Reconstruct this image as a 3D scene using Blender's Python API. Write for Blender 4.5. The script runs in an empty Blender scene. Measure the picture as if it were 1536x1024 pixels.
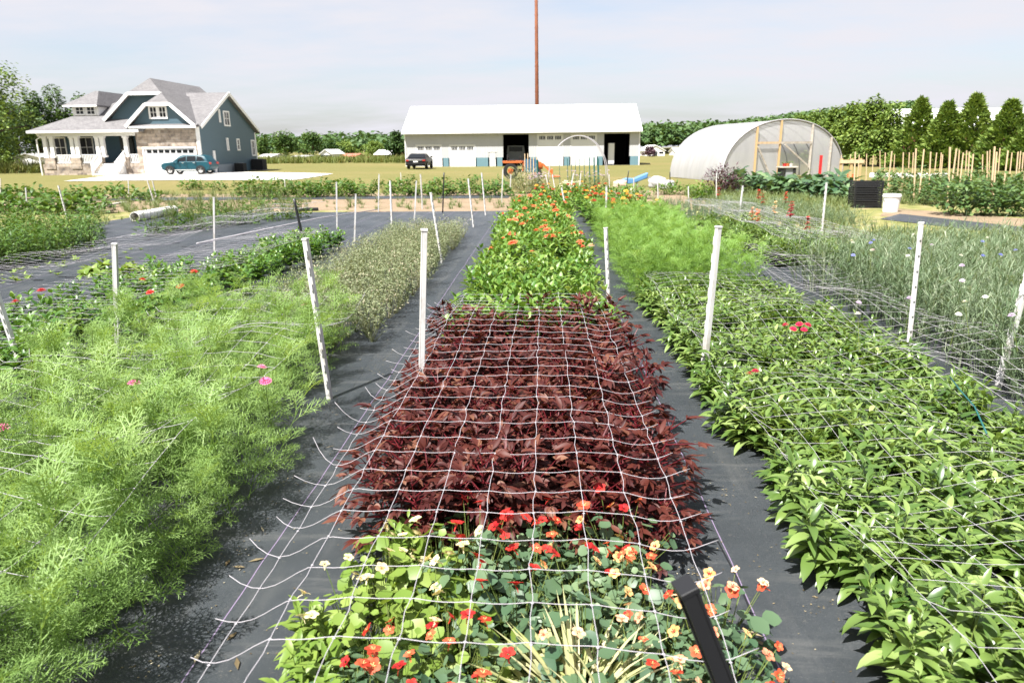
import bpy, math, numpy as np
from mathutils import Vector, Matrix
R = math.radians
rng = np.random.default_rng(7)
scene = bpy.context.scene
COL = scene.collection
FPX, CX, CY = 1055.0, 768.0, 512.0          # focal length and centre of the 1536 px wide frame
CAM = np.array([0.0, 0.0, 1.6])
ROT = Matrix.Rotation(R(2.62), 3, 'Z') @ Matrix.Rotation(R(90 - 15.3), 3, 'X') @ Matrix.Rotation(R(-0.6), 3, 'Z')
RN = np.array(ROT)

def ss(a, b, x):
    t = np.clip((np.asarray(x, float) - a) / (b - a), 0, 1)
    return t * t * (3 - 2 * t)
def T(x, y):                                  # height of the ground
    return -0.4 * ss(16, 60, y) * (1 - 0.6 * ss(-8, -28, x))
def ray(px, py):
    d = RN @ np.array([(px - CX) / FPX, -(py - CY) / FPX, -1.0])
    return d
def hitz(px, py, z):
    d = ray(px, py); return CAM + d * ((z - 1.6) / d[2])
def G(px, py):                                # the ground point seen there
    z = 0.0
    for _ in range(30):
        p = hitz(px, py, z); z = float(T(p[0], p[1]))
    return np.array([p[0], p[1], z])
def onY(px, py, Y):
    d = ray(px, py); return CAM + d * (Y / d[1])
def onX(px, py, X):
    d = ray(px, py); return CAM + d * (X / d[0])
def mpp(p):                                   # metres per frame pixel at that point
    d = RN.T @ (np.asarray(p, float) - CAM); return -d[2] / FPX

# ---------------------------------------------------------------- mesh building
def nrm(v): return v / np.maximum(np.linalg.norm(v, axis=-1, keepdims=True), 1e-9)

class MB:
    def __init__(s): s.V = []; s.L = []; s.N = []; s.M = []; s.C = []; s.n = 0
    def quads(s, V, Q, C=None, m=0):
        V = np.asarray(V, float).reshape(-1, 3); Q = np.asarray(Q, np.int64)
        s.V.append(V); s.L.append((Q + s.n).ravel()); s.N.append(np.full(len(Q), Q.shape[1], np.int64))
        s.M.append(np.full(len(Q), m, np.int64)); s.C.append(np.zeros(len(V)) + (0.5 if C is None else C)); s.n += len(V); return s
    def poly(s, V, polys, m=0):
        V = np.asarray(V, float).reshape(-1, 3)
        s.V.append(V); s.L.append(np.concatenate([np.asarray(p, np.int64) for p in polys]) + s.n)
        s.N.append(np.array([len(p) for p in polys], np.int64)); s.M.append(np.full(len(polys), m, np.int64))
        s.C.append(np.full(len(V), 0.5)); s.n += len(V); return s
    def box(s, x0, x1, y0, y1, z0, z1, m=0):
        V = [(x, y, z) for z in (z0, z1) for y in (y0, y1) for x in (x0, x1)]
        return s.poly(V, [(0, 2, 3, 1), (4, 5, 7, 6), (0, 1, 5, 4), (2, 6, 7, 3), (0, 4, 6, 2), (1, 3, 7, 5)], m)
    def bar(s, p0, p1, w, h, m=0, up=(0, 0, 1)):
        p0 = np.asarray(p0, float); p1 = np.asarray(p1, float); d = nrm(p1 - p0); u = np.asarray(up, float)
        if abs(d @ u) > .97: u = np.array([0, 1.0, 0])
        a = nrm(np.cross(d, u)); b = np.cross(a, d)
        V = [p + a * i * w / 2 + b * j * h / 2 for p in (p0, p1) for j in (-1, 1) for i in (-1, 1)]
        return s.poly(V, [(0, 2, 3, 1), (4, 5, 7, 6), (0, 1, 5, 4), (2, 6, 7, 3), (0, 4, 6, 2), (1, 3, 7, 5)], m)
    def tube(s, P, r, k=6, m=0, caps=True):
        P = np.asarray(P, float); n = len(P); r = np.zeros(n) + r
        d = np.empty_like(P); d[1:-1] = P[2:] - P[:-2]; d[0] = P[1] - P[0]; d[-1] = P[-1] - P[-2]; d = nrm(d)
        u = np.array([0, 0, 1.0]) if abs(d[:, 2]).mean() < .8 else np.array([1.0, 0, 0])
        a = nrm(np.cross(d, u)); b = np.cross(a, d); t = np.arange(k) / k * 2 * math.pi
        V = P[:, None] + r[:, None, None] * (a[:, None] * np.cos(t)[None, :, None] + b[:, None] * np.sin(t)[None, :, None])
        i = np.arange(n - 1)[:, None] * k; j = np.arange(k)[None]; j2 = (j + 1) % k
        Q = np.stack([i + j, i + k + j, i + k + j2, i + j2], -1).reshape(-1, 4)
        base = s.n; s.quads(V.reshape(-1, 3), Q, m=m)
        if caps:
            s.L.append(np.concatenate([np.arange(k), np.arange(k)[::-1] + (n - 1) * k]) + base); s.N.append(np.array([k, k])); s.M.append(np.array([m, m]))
        return s
    def prism(s, poly, axis, a0, a1, m=0):      # a 2-D outline pushed along an axis ('y': outline is x,z; 'x': y,z; 'z': x,y)
        n = len(poly); f = {'y': lambda p, a: (p[0], a, p[1]), 'x': lambda p, a: (a, p[0], p[1]), 'z': lambda p, a: (p[0], p[1], a)}[axis]
        V = [f(p, a0) for p in poly] + [f(p, a1) for p in poly]
        A = sum(poly[i][0] * poly[(i + 1) % n][1] - poly[(i + 1) % n][0] * poly[i][1] for i in range(n))
        fl = (A > 0) ^ (axis != 'y') ^ (a1 < a0)
        P = [list(range(n)), list(range(2 * n - 1, n - 1, -1))] + [(i, n + i, n + (i + 1) % n, (i + 1) % n) for i in range(n)]
        if not fl: P = [list(p)[::-1] for p in P]
        return s.poly(V, P, m)
    def slab(s, pts, t, m=0):                    # roof plane: polygon in space, thickened straight down
        n = len(pts); V = [tuple(p) for p in pts] + [(p[0], p[1], p[2] - t) for p in pts]
        a = np.cross(np.subtract(pts[1], pts[0]), np.subtract(pts[2], pts[0]))
        P = [list(range(n)), list(range(2 * n - 1, n - 1, -1))] + [(i, n + i, n + (i + 1) % n, (i + 1) % n) for i in range(n)]
        if a[2] < 0: P = [list(p)[::-1] for p in P]
        return s.poly(V, P, m)
    def build(s, name, mats, parent=None, smooth=False, loc=None):
        me = bpy.data.meshes.new(name)
        V = np.concatenate(s.V); L = np.concatenate(s.L); N = np.concatenate(s.N)
        me.vertices.add(len(V)); me.vertices.foreach_set('co', V.astype(np.float32).ravel())
        me.loops.add(len(L)); me.loops.foreach_set('vertex_index', L.astype(np.int32))
        me.polygons.add(len(N)); me.polygons.foreach_set('loop_start', np.concatenate([[0], np.cumsum(N)[:-1]]).astype(np.int32))
        me.polygons.foreach_set('loop_total', N.astype(np.int32))
        me.polygons.foreach_set('material_index', np.concatenate(s.M).astype(np.int32))
        me.polygons.foreach_set('use_smooth', np.full(len(N), smooth))
        at = me.attributes.new('v', 'FLOAT', 'POINT'); at.data.foreach_set('value', np.concatenate(s.C).astype(np.float32))
        me.update(calc_edges=True); me.validate()
        for m in (mats if isinstance(mats, (list, tuple)) else [mats]): me.materials.append(m)
        o = bpy.data.objects.new(name, me); COL.objects.link(o)
        if parent: o.parent = parent
        if loc is not None: o.location = loc
        return o

def tag(o, label, cat, group=None):
    o['label'] = label; o['category'] = cat
    if group: o['group'] = group
    return o
def struct(o): o['kind'] = 'structure'; return o
def stuff(o, label=None, cat=None):
    o['kind'] = 'stuff'
    if label: o['label'] = label; o['category'] = cat
    return o
def empty(name, loc, label, cat, group=None, rz=0):
    o = bpy.data.objects.new(name, None); COL.objects.link(o); o.location = loc; o.rotation_euler = (0, 0, rz); o.empty_display_size = .1
    return tag(o, label, cat, group)
KIDS = {}
def kids(o):
    if o.name not in KIDS: KIDS[o.name] = [c for c in COL.objects if c.parent == o]
    return KIDS[o.name]
def copy_tree(o, parent=None, ks=None):
    c = o.copy(); COL.objects.link(c)
    if parent: c.parent = parent
    for ch in (kids(o) if ks is None else ks): copy_tree(ch, c)
    return c

# ---------------------------------------------------------------- leaves
PR = {'lance': lambda t: np.sin(math.pi * np.clip(t, 0, 1) ** .8) ** .9 + .04, 'ovate': lambda t: np.sin(math.pi * t ** .62) ** .75 + .03,
      'petal': lambda t: np.sin(math.pi * (.08 + .80 * t ** 1.25)) ** .8, 'thread': lambda t: 1 - .6 * t, 'strap': lambda t: (1 - t ** 3) ** .8 + .02}
def leaves(base, az, pitch, bend, L, W, rows=4, prof='lance', fold=0.0, roll=0.0):
    base = np.asarray(base, float).reshape(-1, 3); n = len(base); one = np.ones(n)
    az, pitch, bend, L, W, roll = [np.zeros(n) + q for q in (az, pitch, bend, L, W, roll)]
    t = np.linspace(0, 1, rows + 1); th = pitch[:, None] - bend[:, None] * t[None]
    d = np.stack([np.cos(az)[:, None] * np.cos(th), np.sin(az)[:, None] * np.cos(th), np.sin(th)], -1)
    c = np.concatenate([np.zeros((n, 1, 3)), np.cumsum((d[:, 1:] + d[:, :-1]) / 2, 1)], 1) * (L / rows)[:, None, None] + base[:, None]
    s0 = np.stack([-np.sin(az), np.cos(az), 0 * az], -1)[:, None] + 0 * d
    u0 = np.cross(d, s0); cr, sr = np.cos(roll)[:, None, None], np.sin(roll)[:, None, None]
    s = s0 * cr + u0 * sr; u = np.cross(d, s)
    w = (PR[prof](t)[None] * W[:, None] / 2)[..., None]
    v = np.repeat(rng.random(n), (rows + 1) * (3 if fold else 2))
    if fold:
        V = np.stack([c - s * w + u * w * fold, c, c + s * w + u * w * fold], 2); k = 3
    else:
        V = np.stack([c - s * w, c + s * w], 2); k = 2
    m = (rows + 1) * k; q = []
    for i in range(rows):
        for j in range(k - 1): q.append([i * k + j, i * k + j + 1, (i + 1) * k + j + 1, (i + 1) * k + j])
    Q = (np.array(q)[None] + (np.arange(n) * m)[:, None, None]).reshape(-1, 4)
    return V.reshape(-1, 3), Q, v
def discs(c, r, tilt_az, tilt, k=9, cup=.15):
    c = np.asarray(c, float); n = len(c); t = np.arange(k) / k * 2 * math.pi
    nn = np.stack([np.cos(tilt_az) * np.sin(tilt), np.sin(tilt_az) * np.sin(tilt), np.cos(tilt)], -1)
    a = nrm(np.cross(nn, np.array([.3, .2, 1.0]))); b = np.cross(nn, a)
    rr = r[:, None] * (1 + .1 * np.sin(t * 5 + rng.random((n, 1)) * 6))
    V = c[:, None] + rr[..., None] * (a[:, None] * np.cos(t)[None, :, None] + b[:, None] * np.sin(t)[None, :, None]) + nn[:, None] * (cup * rr[..., None])
    V = np.concatenate([c[:, None], V], 1); j = np.arange(k)
    F = (np.stack([0 * j, j + 1, (j + 1) % k + 1], -1)[None] + (np.arange(n) * (k + 1))[:, None, None]).reshape(-1, 3)
    return V.reshape(-1, 3), F, np.repeat(rng.random(n), k + 1)
def spread_copies(V, Q, C, off, rz, sc, tilt=None):
    V = np.asarray(V); n = len(off); c, s = np.cos(rz), np.sin(rz); z = 0 * c
    M = np.stack([np.stack([c, -s, z], -1), np.stack([s, c, z], -1), np.stack([z, z, z + 1], -1)], 1) * np.reshape(sc, (-1, 1, 1))
    W = np.einsum('nij,vj->nvi', M, V)
    if tilt is not None: W[..., :2] += W[..., 2:3] * tilt[:, None]
    W += np.asarray(off)[:, None]
    F = (np.asarray(Q)[None] + (np.arange(n) * len(V))[:, None, None]).reshape(-1, Q.shape[1])
    return W.reshape(-1, 3), F, np.clip(np.tile(C, n) * .6 + np.repeat(rng.random(n), len(V)) * .4, 0, 1)
def jgrid(x0, x1, y0, y1, s, jit=.35):
    nx, ny = max(1, round((x1 - x0) / s)), max(1, round((y1 - y0) / s))
    X, Y = np.meshgrid(x0 + (np.arange(nx) + .5) * (x1 - x0) / nx, y0 + (np.arange(ny) + .5) * (y1 - y0) / ny)
    P = np.stack([X.ravel(), Y.ravel()], -1) + rng.uniform(-jit, jit, (nx * ny, 2)) * s
    return np.column_stack([P, T(P[:, 0], P[:, 1])])
U = lambda a, b, n=None: rng.uniform(a, b, n)
# ---------------------------------------------------------------- materials
def mat(name, col, rough=.6, spec=.4, metal=0.0):
    m = bpy.data.materials.new(name); m.use_nodes = True; b = m.node_tree.nodes['Principled BSDF']
    b.inputs['Base Color'].default_value = (*col, 1); b.inputs['Roughness'].default_value = rough
    b.inputs['Specular IOR Level'].default_value = spec; b.inputs['Metallic'].default_value = metal
    return m
class NT:
    def __init__(s, m): s.m = m; s.t = m.node_tree; s.b = s.t.nodes.get('Principled BSDF')
    def n(s, kind, **kw):
        x = s.t.nodes.new(kind); ins = kw.pop('ins', {})
        for k, v in kw.items(): setattr(x, k, v)
        for k, v in ins.items(): x.inputs[k].default_value = v
        return x
    def l(s, a, b): s.t.links.new(a, b)
    def co(s, scale=(1, 1, 1), kind='Object', rot=(0, 0, 0)):
        c = s.n('ShaderNodeTexCoord'); mp = s.n('ShaderNodeMapping', ins={'Scale': scale, 'Rotation': rot}); s.l(c.outputs[kind], mp.inputs[0]); return mp.outputs[0]
    def noise(s, scale, detail=4, rough=.6, vec=None):
        x = s.n('ShaderNodeTexNoise', ins={'Scale': scale, 'Detail': detail, 'Roughness': rough})
        if vec is not None: s.l(vec, x.inputs['Vector'])
        return x.outputs['Fac']
    def ramp(s, fac, stops):
        r = s.n('ShaderNodeValToRGB'); e = r.color_ramp.elements
        while len(e) < len(stops): e.new(.5)
        for q, (p, c) in zip(e, stops): q.position = p; q.color = (*c, 1) if len(c) == 3 else c
        s.l(fac, r.inputs[0]); return r.outputs[0]
    def mix(s, f, a, b, mode='MIX'):
        x = s.n('ShaderNodeMix', data_type='RGBA', blend_type=mode)
        for v, k in ((f, 0), (a, 6), (b, 7)):
            if hasattr(v, 'is_linked'): s.l(v, x.inputs[k])
            else: x.inputs[k].default_value = v if k == 0 else (*v, 1)
        return x.outputs[2]
    def math(s, op, a, b=0.0):
        x = s.n('ShaderNodeMath', operation=op)
        for i, v in enumerate((a, b)):
            if hasattr(v, 'is_linked'): s.l(v, x.inputs[i])
            else: x.inputs[i].default_value = v
        return x.outputs[0]
    def bump(s, h, strength=.3, dist=.01):
        x = s.n('ShaderNodeBump', ins={'Strength': strength, 'Distance': dist}); s.l(h, x.inputs['Height']); s.l(x.outputs[0], s.b.inputs['Normal'])
    def col(s, c): s.l(c, s.b.inputs['Base Color'])

def leaf_mat(name, c1, c2, c3=None, trans=.3, rough=.5, spec=.35, obj_var=.5):
    m = mat(name, c1, rough, spec); k = NT(m)
    a = k.n('ShaderNodeAttribute', attribute_name='v'); oi = k.n('ShaderNodeObjectInfo')
    f = k.math('ADD', k.math('MULTIPLY', a.outputs['Fac'], 1 - obj_var), k.math('MULTIPLY', oi.outputs['Random'], obj_var))
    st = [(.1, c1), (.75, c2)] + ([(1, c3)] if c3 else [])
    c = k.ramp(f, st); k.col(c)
    out = k.t.nodes['Material Output']; tr = k.n('ShaderNodeBsdfTranslucent'); mx = k.n('ShaderNodeMixShader', ins={0: trans})
    tc = k.mix(1.0, c, (1.25, 1.15, .55), 'MULTIPLY'); k.l(tc, tr.inputs[0])
    k.l(k.b.outputs[0], mx.inputs[1]); k.l(tr.outputs[0], mx.inputs[2]); k.l(mx.outputs[0], out.inputs[0])
    return m
def petal_mat(name, c1, c2): return leaf_mat(name, c1, c2, None, .3, .55, .25)

M = {}
M['lawn'] = m = mat('lawn', (.2, .2, .06), .9, .1); k = NT(m); v = k.co()
n1 = k.noise(.06, 5, .6, v); n2 = k.noise(1.3, 4, .7, v); n3 = k.noise(9, 3, .7, v)
c = k.ramp(n1, [(.34, (.095, .112, .03)), (.5, (.155, .143, .048)), (.66, (.235, .17, .08))])
c = k.mix(k.ramp(n2, [(.35, (0, 0, 0)), (.7, (1, 1, 1))]), c, (.12, .115, .035)); c = k.mix(.35, c, k.ramp(n3, [(.3, (.09, .10, .03)), (.7, (.28, .23, .10))])); k.col(c); k.bump(n3, .6, .05)
M['soil'] = m = mat('soil', (.3, .22, .15), .95, .1); k = NT(m); v = k.co()
n1 = k.noise(.9, 6, .65, v); n2 = k.noise(14, 4, .7, v)
c = k.ramp(n1, [(.3, (.12, .11, .045)), (.46, (.21, .15, .10)), (.7, (.28, .20, .135))]); k.col(k.mix(.3, c, k.ramp(n2, [(.3, (.12, .10, .06)), (.7, (.46, .36, .25))]))); k.bump(n2, .7, .03)
M['weedy'] = m = mat('weedy_ground', (.15, .16, .05), .95, .1); k = NT(m); v = k.co()
n1 = k.noise(2.2, 6, .7, v); k.col(k.ramp(n1, [(.3, (.09, .11, .03)), (.5, (.2, .2, .07)), (.68, (.34, .26, .16))])); k.bump(n1, .6, .05)
M['fabric'] = m = mat('landscape_fabric', (.05, .055, .06), .5, .5); k = NT(m); v = k.co()
n1 = k.noise(1.1, 6, .65, v); n2 = k.noise(30, 4, .75, v); n4 = k.noise(5, 5, .7, k.co((1, .16, 1)))
c = k.ramp(n1, [(.3, (.020, .0255, .030)), (.7, (.044, .052, .060))]); c = k.mix(k.ramp(n4, [(.52, (0, 0, 0)), (.8, (.55, .55, .55))]), c, (.12, .12, .115))
n6 = k.noise(7, 6, .75, k.co((.12, 1, 1))); c = k.mix(k.ramp(n6, [(.54, (0, 0, 0)), (.72, (.6, .6, .6))]), c, (.14, .14, .135)); c = k.mix(k.ramp(n2, [(.63, (0, 0, 0)), (.74, (.5, .5, .5))]), c, (.2, .185, .16))
sx = k.n('ShaderNodeSeparateXYZ'); k.l(v, sx.inputs[0]); wob = k.math('MULTIPLY', k.noise(1.5, 2, .5, v), .03)
dx = k.math('ABSOLUTE', k.math('SUBTRACT', k.math('PINGPONG', k.math('ADD', k.math('ADD', sx.outputs[0], wob), 19.70), .31), 0.0))
n7 = k.noise(160, 2, .6, v); c = k.mix(k.ramp(n7, [(.60, (0, 0, 0)), (.72, (.45, .45, .45))]), c, (.16, .16, .155)); ln = k.math('LESS_THAN', dx, .0022); c = k.mix(k.math('MULTIPLY', ln, .8), c, (.30, .22, .36)); k.col(c)
wv = k.n('ShaderNodeTexWave', ins={'Scale': 150, 'Distortion': 0}); k.l(v, wv.inputs[0]); wv2 = k.n('ShaderNodeTexWave', bands_direction='Y', ins={'Scale': 150, 'Distortion': 0}); k.l(v, wv2.inputs[0])
n5 = k.noise(3, 4, .6, v); k.bump(k.math('ADD', k.math('MULTIPLY', k.math('ADD', wv.outputs['Fac'], wv2.outputs['Fac']), .03), n5), .8, .035)
M['concrete'] = m = mat('concrete', (.62, .59, .54), .85, .2); k = NT(m); k.col(k.ramp(k.noise(.8, 5, .6, k.co()), [(.3, (.56, .53, .48)), (.7, (.68, .65, .61))]))
def siding(name, c, per, axis='z', amt=.35):
    m = mat(name, c, .55, .3); k = NT(m); w = k.n('ShaderNodeTexWave', bands_direction=axis.upper(), wave_profile='SAW', ins={'Scale': 2 * math.pi / per / 20 * 1.0, 'Distortion': 0}); k.l(k.co(), w.inputs[0]); k.bump(w.outputs['Fac'], amt, .02)
    k.col(k.mix(.5, c, k.ramp(k.noise(.5, 4, .6, k.co()), [(.3, tuple(q * .9 for q in c)), (.7, tuple(min(1, q * 1.08) for q in c))]))); return m
M['blue_siding'] = siding('blue_siding', (.072, .118, .148), .18)
M['barn_wall'] = siding('barn_wall', (.43, .43, .432), .3, 'x', .9)
M['barn_roof'] = siding('barn_roof', (.86, .86, .85), .3, 'x', .3)
M['barn_blue'] = siding('barn_blue', (.13, .225, .26), .3, 'x', .5)
M['white'] = mat('white_paint', (.80, .79, .77), .5, .4)
M['trim'] = mat('white_trim', (.78, .77, .75), .5, .35)
M['door_white'] = m = siding('door_white', (.66, .655, .65), .55, 'z', .35)
M['glass'] = mat('window_glass', (.010, .012, .014), .15, .3)
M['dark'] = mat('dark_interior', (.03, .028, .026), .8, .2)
M['darkdoor'] = mat('dark_door', (.035, .04, .04), .5, .4)
M['stone'] = m = mat('stone_veneer', (.3, .27, .23), .85, .2); k = NT(m)
b = k.n('ShaderNodeTexBrick', offset=.5, ins={'Scale': 1.0, 'Mortar Size': .018, 'Brick Width': .8, 'Row Height': .26, 'Color1': (.50, .42, .34, 1), 'Color2': (.09, .08, .075, 1), 'Mortar': (.20, .18, .165, 1)})
sx = k.n('ShaderNodeSeparateXYZ'); k.l(k.co(), sx.inputs[0]); cb = k.n('ShaderNodeCombineXYZ'); k.l(k.math('ADD', sx.outputs[0], sx.outputs[1]), cb.inputs[0]); k.l(sx.outputs[2], cb.inputs[1])
k.l(cb.outputs[0], b.inputs['Vector']); k.col(k.mix(.45, b.outputs['Color'], k.ramp(k.noise(2.2, 3, .7, k.co()), [(.36, (.09, .08, .075)), (.5, (.36, .28, .21)), (.64, (.46, .42, .38))]))); k.bump(b.outputs['Fac'], -.6, .03)
M['shingle'] = m = mat('roof_shingle', (.2, .19, .19), .9, .15); k = NT(m)
c1 = k.noise(1.1, 5, .7, k.co((1, 1, 3))); c2 = k.noise(5, 3, .8, k.co((1, 1, 5)))
k.col(k.mix(.5, k.ramp(c1, [(.3, (.10, .098, .102)), (.7, (.20, .192, .195))]), k.ramp(c2, [(.32, (.075, .07, .075)), (.68, (.27, .26, .255))]))); k.bump(c2, .4, .03)
M['pole'] = m = mat('rusty_steel', (.17, .055, .025), .7, .3); k = NT(m); k.col(k.ramp(k.noise(1.2, 4, .6, k.co()), [(.3, (.13, .042, .02)), (.7, (.22, .075, .032))]))
M['stake'] = m = mat('white_stake', (.8, .79, .77), .5, .4); k = NT(m); k.col(k.ramp(k.noise(9, 4, .7, k.co((1, 1, .5))), [(.34, (.38, .34, .29)), (.52, (.56, .55, .54))]))
M['net'] = mat('white_net', (.38, .36, .38), .5, .4)
M['black'] = mat('black_plastic', (.012, .012, .013), .42, .5)
M['hose'] = mat('black_tubing', (.012, .012, .014), .45, .5)
M['green_post'] = mat('green_post', (.012, .09, .085), .5, .4)
M['blue_plastic'] = mat('blue_plastic', (.09, .22, .40), .4, .5)
M['pale_wood'] = m = mat('pale_wood', (.55, .4, .24), .75, .2); k = NT(m); k.col(k.ramp(k.noise(6, 4, .7, k.co((1, 1, .15))), [(.3, (.46, .32, .19)), (.7, (.66, .50, .33))]))
M['yellow_wood'] = mat('yellow_wood', (.46, .32, .16), .7, .25)
M['grey_wood'] = m = mat('weathered_wood', (.42, .37, .31), .85, .2); k = NT(m); k.col(k.ramp(k.noise(5, 4, .7, k.co((.2, 1, 1))), [(.3, (.3, .26, .21)), (.7, (.55, .5, .44))]))
M['orange'] = mat('orange_paint', (.46, .115, .03), .4, .5)
M['rubber'] = mat('black_rubber', (.018, .018, .018), .8, .3)
M['chrome'] = mat('bright_metal', (.72, .72, .72), .25, .5, .9)
M['grey_metal'] = mat('grey_metal', (.25, .26, .27), .5, .5)
M['red'] = mat('red_plastic', (.5, .02, .02), .45, .5)
M['light_red'] = mat('tail_light', (.35, .015, .012), .2, .6)
M['pvc'] = m = mat('white_pvc', (.72, .70, .66), .5, .4); k = NT(m); k.col(k.ramp(k.noise(3, 4, .6, k.co()), [(.3, (.52, .49, .44)), (.6, (.78, .76, .73))]))
def paint(name, c):
    m = mat(name, c, .4, .3); b = m.node_tree.nodes['Principled BSDF']; b.inputs['Coat Weight'].default_value = .0; b.inputs['Coat Roughness'].default_value = .08; return m
M['teal_paint'] = paint('teal_paint', (.003, .05, .07)); M['black_paint'] = paint('black_paint', (.006, .006, .007))
M['film'] = m = bpy.data.materials.new('greenhouse_film'); m.use_nodes = True; k = NT(m); k.b.inputs['Base Color'].default_value = (.63, .625, .64, 1); k.b.inputs['Roughness'].default_value = .35
tr = k.n('ShaderNodeBsdfTransparent'); tl = k.n('ShaderNodeBsdfTranslucent', ins={0: (.6, .59, .6, 1)}); mx = k.n('ShaderNodeMixShader', ins={0: .45}); m2 = k.n('ShaderNodeMixShader')
k.l(k.b.outputs[0], mx.inputs[1]); k.l(tl.outputs[0], mx.inputs[2]); k.l(mx.outputs[0], m2.inputs[1]); k.l(tr.outputs[0], m2.inputs[2])
k.l(k.ramp(k.noise(.9, 4, .6, k.co((1, 3, .4))), [(.3, (.16, .16, .16)), (.7, (.34, .34, .34))]), m2.inputs[0]); k.l(m2.outputs[0], k.t.nodes['Material Output'].inputs[0])
M['bark'] = m = mat('bark', (.12, .085, .06), .9, .2); k = NT(m); k.col(k.ramp(k.noise(4, 5, .7, k.co((1, 1, .3))), [(.3, (.07, .05, .035)), (.7, (.18, .14, .1))]))
M['stem'] = leaf_mat('green_stem', (.10, .16, .035), (.18, .22, .06), None, .1)
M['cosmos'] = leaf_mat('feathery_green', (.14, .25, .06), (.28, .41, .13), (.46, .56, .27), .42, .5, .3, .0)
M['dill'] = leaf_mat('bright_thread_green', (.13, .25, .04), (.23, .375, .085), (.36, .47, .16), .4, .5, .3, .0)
M['hib'] = leaf_mat('maroon_leaf', (.045, .009, .009), (.095, .024, .016), (.21, .10, .058), .2, .5, .25, .25)
M['hib_stem'] = mat('maroon_stem', (.12, .01, .015), .5, .4)
M['celosia'] = leaf_mat('mid_green_leaf', (.06, .125, .022), (.185, .275, .066), (.36, .45, .165), .33, .32, .6, .25)
M['zinnia'] = leaf_mat('fresh_green_leaf', (.065, .16, .02), (.18, .29, .05), (.36, .43, .15), .3, .42, .45, .3)
M['zinnia_dark'] = leaf_mat('deep_green_leaf', (.05, .13, .022), (.13, .24, .04), (.30, .38, .12), .28, .36, .45, .3)
M['nast'] = leaf_mat('nasturtium_leaf', (.05, .105, .055), (.12, .19, .095), (.24, .32, .15), .26, .45, .45, .4)
M['nast_pale'] = leaf_mat('pale_nasturtium_leaf', (.13, .22, .03), (.22, .31, .06), (.3, .38, .1), .33, .45, .45, .3)
M['statice'] = leaf_mat('dusty_green', (.10, .14, .06), (.26, .28, .16), (.52, .43, .34), .25, .6, .2, .0)
M['cornflower'] = leaf_mat('grey_green', (.08, .14, .06), (.22, .28, .17), (.50, .53, .40), .28, .55, .3, .0)
M['weed'] = leaf_mat('weed_green', (.09, .13, .04), (.18, .22, .08), (.33, .32, .16), .25, .55, .3, .3)
M['bush'] = leaf_mat('bush_green', (.045, .105, .018), (.10, .18, .03), (.2, .27, .06), .28, .5, .35, .3)
M['kale'] = leaf_mat('blue_green_leaf', (.045, .10, .045), (.11, .19, .08), (.28, .36, .18), .22, .4, .45, .2)
M['tomato'] = leaf_mat('tomato_green', (.05, .105, .03), (.11, .18, .055), (.2, .27, .1), .25, .5, .35, .3)
M['crumb'] = leaf_mat('dry_crumb', (.10, .075, .04), (.28, .23, .14), (.42, .38, .28), .1, .8, .1, .0)
M['tan_grass'] = leaf_mat('straw_grass', (.25, .22, .12), (.42, .37, .22), (.3, .33, .12), .25, .6, .2, .0)
M['straw_pale'] = leaf_mat('striped_grass', (.35, .37, .14), (.56, .52, .32), (.3, .33, .12), .3, .5, .3, .0)
M['field'] = leaf_mat('field_grass', (.10, .14, .03), (.17, .19, .05), (.33, .25, .10), .2, .6, .2, .0)
M['purple_bush'] = leaf_mat('purple_leaf', (.05, .022, .035), (.10, .05, .065), (.27, .19, .19), .2, .5, .35, .0)
for nm, c1, c2 in (('coral', (.75, .12, .05), (.85, .28, .14)), ('red', (.30, .010, .014), (.62, .05, .035)), ('pink', (.72, .14, .36), (.8, .3, .5)), ('cream', (.72, .60, .30), (.78, .70, .44)),
                   ('yelor', (.66, .20, .05), (.85, .60, .26)), ('scarlet', (.42, .02, .014), (.72, .16, .07)), ('peach', (.72, .22, .12), (.88, .66, .42)), ('blue', (.16, .18, .62), (.3, .32, .75)),
                   ('magenta', (.42, .012, .05), (.6, .03, .10)), ('white', (.8, .78, .74), (.88, .86, .82)), ('crimson', (.34, .008, .015), (.5, .02, .025)), ('gold', (.8, .4, .04), (.85, .5, .1)), ('lilac', (.5, .38, .6), (.65, .52, .72))):
    M['p_' + nm] = petal_mat(nm + '_petal', c1, c2)
for nm, a, b, c in (('tree_a', (.035, .08, .016), (.085, .15, .03), (.18, .25, .06)), ('tree_b', (.03, .07, .018), (.07, .125, .03), (.13, .19, .055)), ('tree_c', (.07, .12, .018), (.15, .22, .035), (.24, .31, .07)),
                    ('cedar', (.08, .14, .025), (.18, .255, .05), (.27, .34, .09)), ('far', (.045, .095, .03), (.09, .155, .05), (.15, .22, .075))):
    M[nm] = leaf_mat(nm + '_leaf', a, b, c, .2, .55, .25, .15)
# ---------------------------------------------------------------- camera, light, sky
cam = bpy.data.cameras.new('camera'); co = bpy.data.objects.new('camera', cam); COL.objects.link(co)
co.matrix_world = Matrix.Translation(CAM) @ ROT.to_4x4()
cam.sensor_width = 36; cam.lens = FPX / 1536 * 36; cam.clip_start = .05; cam.clip_end = 6000
cam.dof.use_dof = True; cam.dof.focus_distance = 4.0; cam.dof.aperture_fstop = 4.2; cam.dof.aperture_blades = 8
scene.camera = co
SUN_EL, SUN_FROM = R(59), np.array([-.58, -.81])
az = math.atan2(SUN_FROM[0], SUN_FROM[1])                 # compass angle of the sun from +Y towards +X
sl = bpy.data.lights.new('sun', 'SUN'); sl.energy = 5.0; sl.angle = R(.53); sl.color = (1, .97, .925)
so = bpy.data.objects.new('sun', sl); COL.objects.link(so)
sv = Vector((math.sin(az) * math.cos(SUN_EL), math.cos(az) * math.cos(SUN_EL), math.sin(SUN_EL)))
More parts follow.
